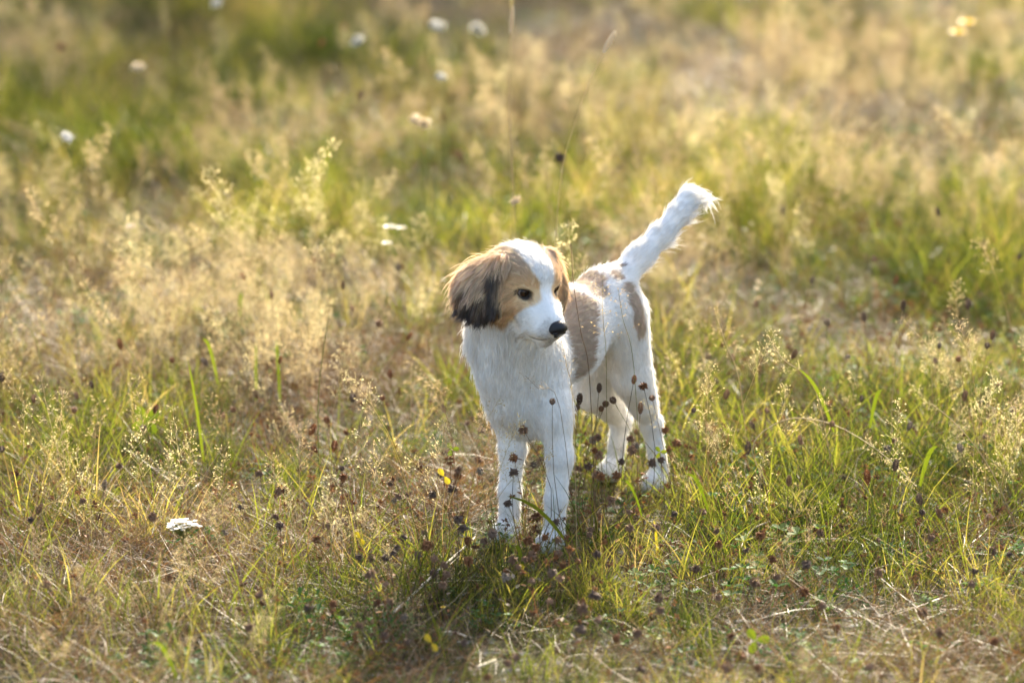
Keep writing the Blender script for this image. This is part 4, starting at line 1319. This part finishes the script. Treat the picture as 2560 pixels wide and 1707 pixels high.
stalk([(1300, 640, 4.6), (1285, 500, 4.62), (1274, 330, 4.64), (1270, 160, 4.66), (1276, 78, 4.67)], 'tall straw stalk with a slim seed spike rising straight up above the puppy\'s head', hl=.05, hr=.0044, hmat=M_PALE)
stalk([(1285, 640, 4.9), (1278, 420, 4.92), (1277, 200, 4.95), (1279, 24, 4.97)], 'tall stalk whose seed spike leaves the picture at its upper edge', hl=.05, hr=.0036)
stalk([(1372, 640, 4.45), (1395, 510, 4.46), (1440, 300, 4.48), (1490, 170, 4.50), (1511, 128, 4.51)], 'tall slanting stalk with a pale seed spike leaning to the tail side', hl=.045, hr=.0050, hmat=M_PALE)
stalk([(1492, 1090, 3.80), (1474, 945, 3.80), (1452, 830, 3.80), (1434, 710, 3.80), (1427, 606, 3.80)], 'thin brown stalk crossing the tan patch on the puppy\'s flank', head=None, r=.0008, mat=M_STEM_D)
stalk([(1438, 760, 4.35), (1432, 680, 4.35), (1424, 620, 4.35), (1422, 552, 4.35)], 'loose greenish seed panicle behind the puppy\'s neck', 'panicle', .085, sp=(.004, .0062), spw=.0013, nwh=8, per=4)
stalk([(1610, 1130, 3.84), (1585, 920, 3.84), (1558, 800, 3.84), (1545, 720, 3.84)], 'fine green stalk with an airy seed head before the puppy\'s thigh', 'panicle', .13, r=.0006, mat=M_STEM_G, spread=.036, sp=(.003, .0045), nwh=8, per=3, sub=2)
stalk([(1518, 1130, 3.82), (1516, 920, 3.82), (1508, 800, 3.82), (1506, 700, 3.82)], 'fine upright stalk with sparse seeds before the white flank', 'panicle', .12, r=.0005, mat=M_STEM_G, spread=.03, sp=(.003, .0045), nwh=7, per=3, sub=2)
stalk([(1445, 1180, 3.62), (1432, 1010, 3.62), (1418, 920, 3.62), (1403, 850, 3.62)], 'fine straw stalk with a thin seed head before the puppy\'s breast', 'panicle', .085, r=.0005, spread=.026, sp=(.002, .0032), spw=.0005, nwh=8, per=3, sub=2)
stalk([(1450, 1100, 3.60), (1400, 1020, 3.60), (1345, 970, 3.60), (1312, 938, 3.60)], 'thin bent stalk reaching across the puppy\'s breast from the side of the foreleg', 'panicle', .05, r=.0005, mat=M_STEM_D, spread=.02, sp=(.002, .0032), spw=.0005, nwh=5, per=3, sub=2)
stalk([(205, 760, 4.75), (165, 640, 4.75), (128, 570, 4.75), (72, 470, 4.75)], 'arching stalk with a greenish seed head by the picture edge on the ear side', 'panicle', .11, r=.0011, mat=M_STEM_G, sp=(.004, .006), spw=.0014, spread=.026, nwh=9, per=4)
stalk([(470, 1120, 4.35), (400, 1000, 4.35), (300, 840, 4.35), (208, 702, 4.35)], 'long leaning stalk with a narrow pale seed spike on the ear side', 'panicle', .10, spread=.010, sp=(.003, .005), nwh=10, per=4, r=.0011, mat=M_STEM_G)
stalk([(140, 960, 4.4), (90, 850, 4.4), (40, 800, 4.4), (4, 780, 4.4)], 'bowed stalk with few seeds touching the picture edge on the ear side', 'panicle', .06, spread=.016, nwh=5, per=3, r=.0010, mat=M_STEM_G)
stalk([(3, 850, 4.6), (8, 740, 4.6), (22, 625, 4.6)], 'narrow straw spike standing at the picture edge on the ear side', 'panicle', .06, spread=.007, nwh=9, per=4)
stalk([(1980, 1230, 3.95), (1880, 1130, 3.96), (1960, 1050, 4.02), (2080, 1060, 4.0), (2200, 1130, 3.9), (2290, 1215, 3.8)], 'long pale grass stalk arched over the green grass on the tail side', 'panicle', .16, spread=.008, nwh=14, per=4, mat=M_STEM_S, r=.0012, sp=(.003, .006))
stalk([(2560, 1330, 3.8), (2480, 1180, 3.85), (2400, 1070, 3.9), (2330, 1010, 3.95)], 'straw stalk slanting through the dark grass at the tail side edge', None, mat=M_STEM_S, r=.0011)
stalk([(800, 1240, 4.0), (795, 1020, 4.0), (808, 880, 4.0), (822, 790, 4.0)], 'straight yellow stalk rising through the bright grass on the ear side', None, mat=M_STEM_G, r=.0012)
stalk([(2100, 1150, 4.0), (2040, 980, 4.0), (1960, 900, 4.0), (1930, 860, 4.0)], 'straw stalk with an open seed head above the arched pale stalk', 'panicle', .12, spread=.034, sp=(.003, .005), nwh=9, per=4)
stalk([(1880, 1080, 4.1), (1850, 960, 4.1), (1815, 860, 4.1), (1785, 770, 4.1)], 'pale stalk with a wide airy seed head next to the puppy\'s rump', 'panicle', .14, spread=.040, sp=(.003, .005), nwh=10, per=4)
# more in-focus flowering stalks
for i, (px, py) in enumerate([(1700, 720), (1740, 800), (1870, 850), (1960, 960), (1760, 900), (1680, 880), (2060, 980), (2400, 930), (2480, 1010), (2320, 830), (2010, 780), (100, 930), (60, 1000), (150, 1040), (250, 1000), (330, 1080),
                              (430, 1010), (480, 1080), (520, 990), (720, 1010), (750, 1060), (900, 1050), (920, 980), (960, 1090), (1030, 900), (620, 880), (700, 820), (860, 860), (340, 940), (200, 880), (1080, 960), (560, 1120), (420, 1130), (2250, 1000),
                              (2140, 930), (1910, 1120), (1840, 1160), (2440, 1150), (140, 1150), (230, 1130), (680, 1130), (820, 1180), (1010, 1060)]):
    hh = random.uniform(.15, .25)
    q = gp(px, py, hh); f = proj(np.array((q[0] + random.gauss(0, .04), q[1], 0)))
    mid = ((px * .7 + f[0] * .3) + random.gauss(0, 6), py * .6 + f[1] * .4)
    side = 'on the puppy\'s tail side' if px > 1300 else 'on the puppy\'s ear side'
    o = stalk([(f[0], f[1], q[1] - DY), (mid[0], mid[1], q[1] - DY), (px, py, q[1] - DY)], f'airy pinkish seed stalk {side}', 'panicle', random.uniform(.08, .14),
          spread=random.uniform(.026, .045), r=.0006, mat=random.choice((M_STEM_G, M_STEM_S)), sp=(.0028, .0048), spw=.0008, nwh=random.randint(6, 9), per=random.randint(3, 4), sub=3, hmat=M_BENT)
    o['group'] = f'airy pinkish seed stalks {side}'; ORD.append((px, o))

# ---- fallen straws and broad blades
def straw(path, label, r=.0016, mat=None, name='fallen_straw'):
    P = np.array([at(*p) if len(p) == 3 else gp(p[0], p[1], .03) for p in path])
    c = P.mean(0); root = bpy.data.objects.new(name, None)
    V, F = [], []
    n = 5 * (len(P) - 1) + 1
    Q = np.array([[np.interp(u, np.arange(len(P)), P[:, k]) for k in range(3)] for u in np.linspace(0, len(P) - 1, n)])
    for it in range(3): Q[1:-1] = .5 * Q[1:-1] + .25 * (Q[:-2] + Q[2:])
    tube(V, F, Q - c, r, 5)
    o = bpy.data.objects.new(name, mesh_from(name, V, F, [mat or M_PALE], smooth=True)); o.location = tuple(c)
    link(o); tag(o, label, 'straw', 'pale straws lying in the grass')
    bpy.data.objects.remove(root)
    return o
straw([(985, 1530), (1080, 1440), (1190, 1342)], 'long straight pale green straw slanting up to the puppy\'s right forepaw', .0022)
straw([(1842, 1395), (1862, 1345), (1885, 1318), (1925, 1303)], 'white bent straw hooked over the grass in front of the hind paw')
straw([(200, 1340), (185, 1270), (160, 1210)], 'pale straw bent in the grass on the ear side', .0014)
straw([(262, 1206), (420, 1205), (560, 1210), (700, 1208), (840, 1196)], 'long thin straw lying level across the grass on the ear side', .0009, M_STEM_S)
straw([(1192, 1668), (1240, 1650)], 'short thick straw stub in the blurred grass below the puppy', .0030)
straw([(2408, 1380), (2414, 1330)], 'short upright pale straw in the grass at the tail side', .0013)
straw([(1100, 1580), (1135, 1577), (1165, 1590)], 'curled pale straw in the blurred grass below the puppy', .0016)

def blade(foot, tip, Y, width, label, bow=.02, mat=None):
    a, b = at(*foot, Y), at(*tip, Y)
    P = curve_path(a - a, b - a, (0, 0, bow), 9)
    V, F = [], []
    d = (b - a) / np.linalg.norm(b - a)
    s = np.cross(d, (0, 1, 0.25)); s /= np.linalg.norm(s); nrm = np.cross(s, d)
    for i, p in enumerate(P):
        t = i / 8; w = width * .36 * (math.sin(math.pi * min(1, .12 + .88 * t)) ** .55 if t < 1 else .04)
        V.extend((p - s * w + nrm * w * .35, p, p + s * w + nrm * w * .35))
    for i in range(8):
        for k in (0, 1): F.append((3 * i + k, 3 * i + k + 1, 3 * i + k + 4, 3 * i + k + 3))
    o = bpy.data.objects.new('broad_grass_blade', mesh_from('broad_grass_blade', V, F, [mat or M_BRIGHT], smooth=True)); o.location = tuple(a)
    link(o); tag(o, label, 'grass blade', 'broad green blades standing out')
blade((1430, 1375), (1268, 1240), 3.60, .0085, 'broad green blade slanting across the puppy\'s right forepaw')
blade((2085, 1080), (1996, 922), 3.98, .0085, 'bright yellow green blade standing tall on the tail side')
blade((2175, 1070), (2205, 975), 4.1, .009, 'short bright blade leaning towards the tall yellow straw stem')
blade((2300, 1215), (2345, 1115), 3.85, .011, 'wide fresh green blade in the grass at the tail side edge')
blade((1770, 1275), (1712, 1185), 3.8, .008, 'broad light green blade behind the slanting red brown stem')
blade((1605, 1290), (1548, 1200), 3.7, .006, 'yellow green blade leaning away from the puppy\'s hind paw')
blade((545, 960), (500, 850), 4.4, .008, 'sunlit yellow green blade in the bright grass on the ear side', .03)
blade((700, 1010), (690, 850), 4.5, .008, 'glowing upright yellow blade on the ear side')
blade((640, 1000), (640, 860), 4.5, .008, 'glowing upright green blade next to the yellow one on the ear side')
blade((600, 790), (606, 735), 4.9, .012, 'short glowing green blade under the airy seed heads')
blade((520, 1240), (470, 900), 4.1, .007, 'long arching yellow green blade leaning over the ear side grass', .02)
blade((1120, 1500), (1090, 1430), 3.5, .010, 'broad dark green blade in the blurred grass before the puppy')
blade((1310, 1430), (1280, 1370), 3.5, .009, 'green blade rising among the rusty clover heads before the paws')
blade((440, 1690), (370, 1610), 2.95, .010, 'light green blade in the blurred grass at the lower picture edge')
blade((1645, 1400), (1634, 1300), 3.68, .006, 'yellow orange blade upright in the grass before the hind paw', .01, M_YLEAF)

# ---- flowers
def petal_flower(px, py, Y, r, label, mat, npet=9, cat='flower', name='wildflower', dome=.25, core=None, h=None, grp='flowers in the meadow'):
    top = gp(px, py, h or (.22 if Y < 9 else .34)); r *= (top[1] / (Y + DY) * 1.3 if Y else 1)
    base = np.array((top[0] + random.gauss(0, .02), top[1] + random.gauss(0, .02), 0)); base[2] = ground_z(base[0], base[1])
    root = empty(name, tuple(base)); rel = top - base
    link(bpy.data.objects.new('stem', stem_mesh(curve_path((0, 0, -.005), rel, (.004, 0, 0), 6), .0012, .0008, M_STEM_G, 4)), root)
    for ring, (k, rr, up) in enumerate(((npet, 1.0, dome), (npet - 2, .7, dome + .5))):
        for j in range(k):
            V, F = [], []
            a = 6.283 * j / k + ring * .4
            leaf_disc(V, F, np.zeros(3), (math.cos(a), math.sin(a), up), (0, 0, 1), r * rr * .5, 1.6, .1)
            o = link(bpy.data.objects.new('petal', mesh_from('petal', V, F, [mat])), root); o.location = tuple(rel)
    V, F = scaly_head(r * .28, r * .2, 4, 8)
    o = link(bpy.data.objects.new('centre', mesh_from('centre', V, F, [core or M_YELLOW])), root); o.location = tuple(rel + np.array((0, 0, r * .12)))
    tag(root, label, cat, grp)
    return root
def puff(px, py, Y, r, label, mat, n=70, h=.38):
    top = gp(px, py, h); r *= top[1] / (Y + DY) * 1.05; base = np.array((top[0] + .01, top[1] + .02, 0)); base[2] = ground_z(base[0], base[1])
    root = empty('fluffy_flower', tuple(base)); rel = top - base
    link(bpy.data.objects.new('stem', stem_mesh(curve_path((0, 0, -.005), rel, (.01, 0, 0), 6), .0018, .0012, M_STEM_G, 4)), root)
    V, F = ragged_head(r, n); F = [f for k, f in enumerate(F) if (k // 6) % 5 != 2]; V = [v * (1.15, 1, .62) + np.array((.12, 0, .1)) * r * math.sin(7 * v[0] / r) for v in V]
    o = link(bpy.data.objects.new('flower_head', mesh_from('flower_head', V, F, [mat])), root); o.location = tuple(rel); o.rotation_euler = (random.gauss(.3, .3), random.gauss(0, .4), random.uniform(0, 6))
    tag(root, label, 'flower', 'pale flowers far behind the puppy')
    return root
puff(1042, 298, 9.0, .024, 'bright cream flower head, upper of the sunlit pair above the puppy', M_CREAM)
puff(1060, 306, 9.0, .022, 'bright cream flower head, lower of the sunlit pair above the puppy', M_CREAM)
puff(1288, 500, 6.6, .015, 'small cream flower head right above the puppy\'s brow', M_CREAM)
puff(1095, 62, 12.8, .036, 'blurred white flower on the far slope, first of the two bright ones', M_WHITE)
puff(1195, 70, 12.6, .036, 'blurred white flower on the far slope beside the tall straw stalk', M_WHITE)
puff(892, 100, 12.0, .030, 'greyish white blurred flower, lowest of the three on the far slope', M_WHITE)
puff(1103, 190, 10.5, .019, 'small lilac white blurred flower above the cream pair', M_WHITE)
puff(168, 342, 9.0, .020, 'bluish white blurred flower in the dark grass on the ear side', M_WHITE)
puff(345, 165, 11.0, .026, 'faint cream blurred flower in the far grass on the ear side', M_CREAM)
puff(540, 5, 15.0, .03, 'faint blue white flower at the upper picture edge', M_WHITE)
petal_flower(975, 570, 6.7, .013, 'white flower with a dark centre behind the puppy\'s ear', M_WHITE, core=M_HEADS['dark'])
petal_flower(1003, 572, 6.75, .010, 'small white flower next to the one with the dark centre', M_WHITE)
petal_flower(968, 610, 6.5, .010, 'white flower hanging lowest of the three behind the ear', M_WHITE)
petal_flower(327, 567, 6.5, .008, 'single violet flower in the soft grass on the ear side', M_PURPLE, core=M_PURPLE)
petal_flower(1108, 1518, None, .0045, 'small orange yellow flower in the grass before the puppy', M_YELLOW, h=.06)
petal_flower(2420, 60, 13, .03, 'blurred yellow flower on the far slope, upper one', M_YELLOW)
petal_flower(2395, 85, 12.6, .028, 'blurred yellow flower on the far slope, lower one', M_YELLOW)
for k, (px, py) in enumerate([(1560, 543), (1756, 592), (1760, 612), (1712, 618), (1862, 575), (1980, 600), (1958, 384), (2197, 590), (2395, 580), (2330, 640), (930, 550), (1110, 700), (1880, 560), (1100, 545)]):  # small white petals stand in for sun glints on shiny leaves
    ORD.append((px, petal_flower(px, py, None, .0045, 'tiny white petals standing in for a glint behind the puppy', M_WHITE, 6, name='glint_petals', h=.10, grp='white glint stand-ins behind the puppy')))
for px, py in [(1893, 722), (1898, 705), (1895, 745), (570, 660), (575, 690)]:
    ORD.append((px, puff(px, py, 5.6, .008, 'pale bleached seed tuft behind the puppy', M_CREAM, 40, .13)))

def yarrow(px, py, h, R, label):
    top = gp(px, py, h); base = np.array((top[0] + .02, top[1] + .03, 0)); base[2] = ground_z(base[0], base[1])
    root = empty('yarrow', tuple(base)); rel = top - base
    link(bpy.data.objects.new('stem', stem_mesh(curve_path((0, 0, -.005), rel - np.array((0, 0, .02)), (.004, 0, 0), 6), .0017, .0013, M_STEM_G, 5)), root)
    V, F = [], []; V2, F2 = [], []
    for i in range(60):
        r = R * math.sqrt((i + .5) / 60); a = i * 2.39996
        r *= 1 + .22 * math.sin(3 * a + 1)
        c = np.array((r * math.cos(a), r * math.sin(a), .010 * math.cos(r / R * 1.4) + random.gauss(0, .0022)))
        tube(V2, F2, [np.array((0, 0, -.02)), c * (.5, .5, 1) + np.array((0, 0, -.008)), c], .0005, 3)
        for j in range(5):
            b = 6.283 * j / 5 + i
            leaf_disc(V, F, c, (math.cos(b), math.sin(b), .25), (0, 0, 1), .0020, 1.0, .1)
    o = link(bpy.data.objects.new('umbel', mesh_from('umbel', V, F, [M_WHITE])), root); o['kind'] = 'stuff'; o.location = tuple(rel)
    o = link(bpy.data.objects.new('flower_stalks', mesh_from('flower_stalks', V2, F2, [M_STEM_G])), root); o.location = tuple(rel); o['kind'] = 'stuff'
    tag(root, label, 'flower')
yarrow(455, 1318, .13, .024, 'flat white yarrow flower cluster, blurred, low in the grass on the ear side')

def sprig(px, py, Y, label, n=3, r=.010, mat=None, foot=None):
    top = at(px, py, Y) if Y else gp(px, py, .06)
    base = np.array((top[0] + .008, top[1], 0)); base[2] = ground_z(base[0], base[1])
    root = empty('yellowed_clover', tuple(base)); rel = top - base
    link(bpy.data.objects.new('stem', stem_mesh(curve_path((0, 0, -.004), rel, (.004, 0, 0), 5), .0009, .0006, M_STEM_D, 4)), root)
    for j in range(n):
        V, F = [], []
        a = 2.2 + 6.283 * j / n
        leaf_disc(V, F, rel, (math.cos(a), .2 * math.sin(a), math.sin(a)), (0, -1, .3), r, 1.5, .15)
        link(bpy.data.objects.new('leaf', mesh_from('leaf', V, F, [mat or M_YLEAF])), root)
    tag(root, label, 'leafy sprig', 'yellowed clover leaves')
sprig(1110, 1190, 3.72, 'yellow clover sprig with two bright leaves below a rusty head on the ear side', 2, .0075)
sprig(1130, 1123, 3.85, 'yellow green leaflets around a brown clover head on the ear side', 3, .006, M_BRIGHT)
sprig(1078, 1606, None, 'yellow leaf pair in the blurred grass below the puppy', 2, .0075)
sprig(1650, 1130, 3.86, 'light green leaflets beside the dark clover heads at the near hind leg', 3, .0055, M_BRIGHT)
sprig(1310, 1425, None, 'yellow leaf among the rusty clover heads before the paws', 2, .006)
sprig(365, 1050, 4.2, 'glowing yellow green leaves on the ear side', 4, .014, M_BRIGHT)
sprig(1890, 1600, None, 'light green leaf in the blurred grass below the hind paw', 3, .010, M_BRIGHT)
sprig(900, 1345, None, 'small yellow leaves among the brown heads on the ear side', 2, .006)

# ---- repeats of one look: each is found by its order from the left
ORDW = ['', 'first', 'second', 'third', 'fourth', 'fifth', 'sixth', 'seventh', 'eighth', 'ninth', 'tenth', 'eleventh', 'twelfth', 'thirteenth', 'fourteenth', 'fifteenth',
        'sixteenth', 'seventeenth', 'eighteenth', 'nineteenth', 'twentieth']
def ordinal(n):
    if n <= 20: return ORDW[n]
    return ('twenty ' if n < 30 else 'thirty ') + ORDW[n - (20 if n < 30 else 30)] if n not in (30,) else 'thirtieth'
fams = {}
for px, o in ORD: fams.setdefault(o['label'], []).append((px, o))
for lab, mem in fams.items():
    if len(mem) < 2: continue
    mem.sort(key=lambda t: t[0])
    for i, (px, o) in enumerate(mem):
        o['label'] = f'{lab}, {ordinal(i + 1)} from the left'
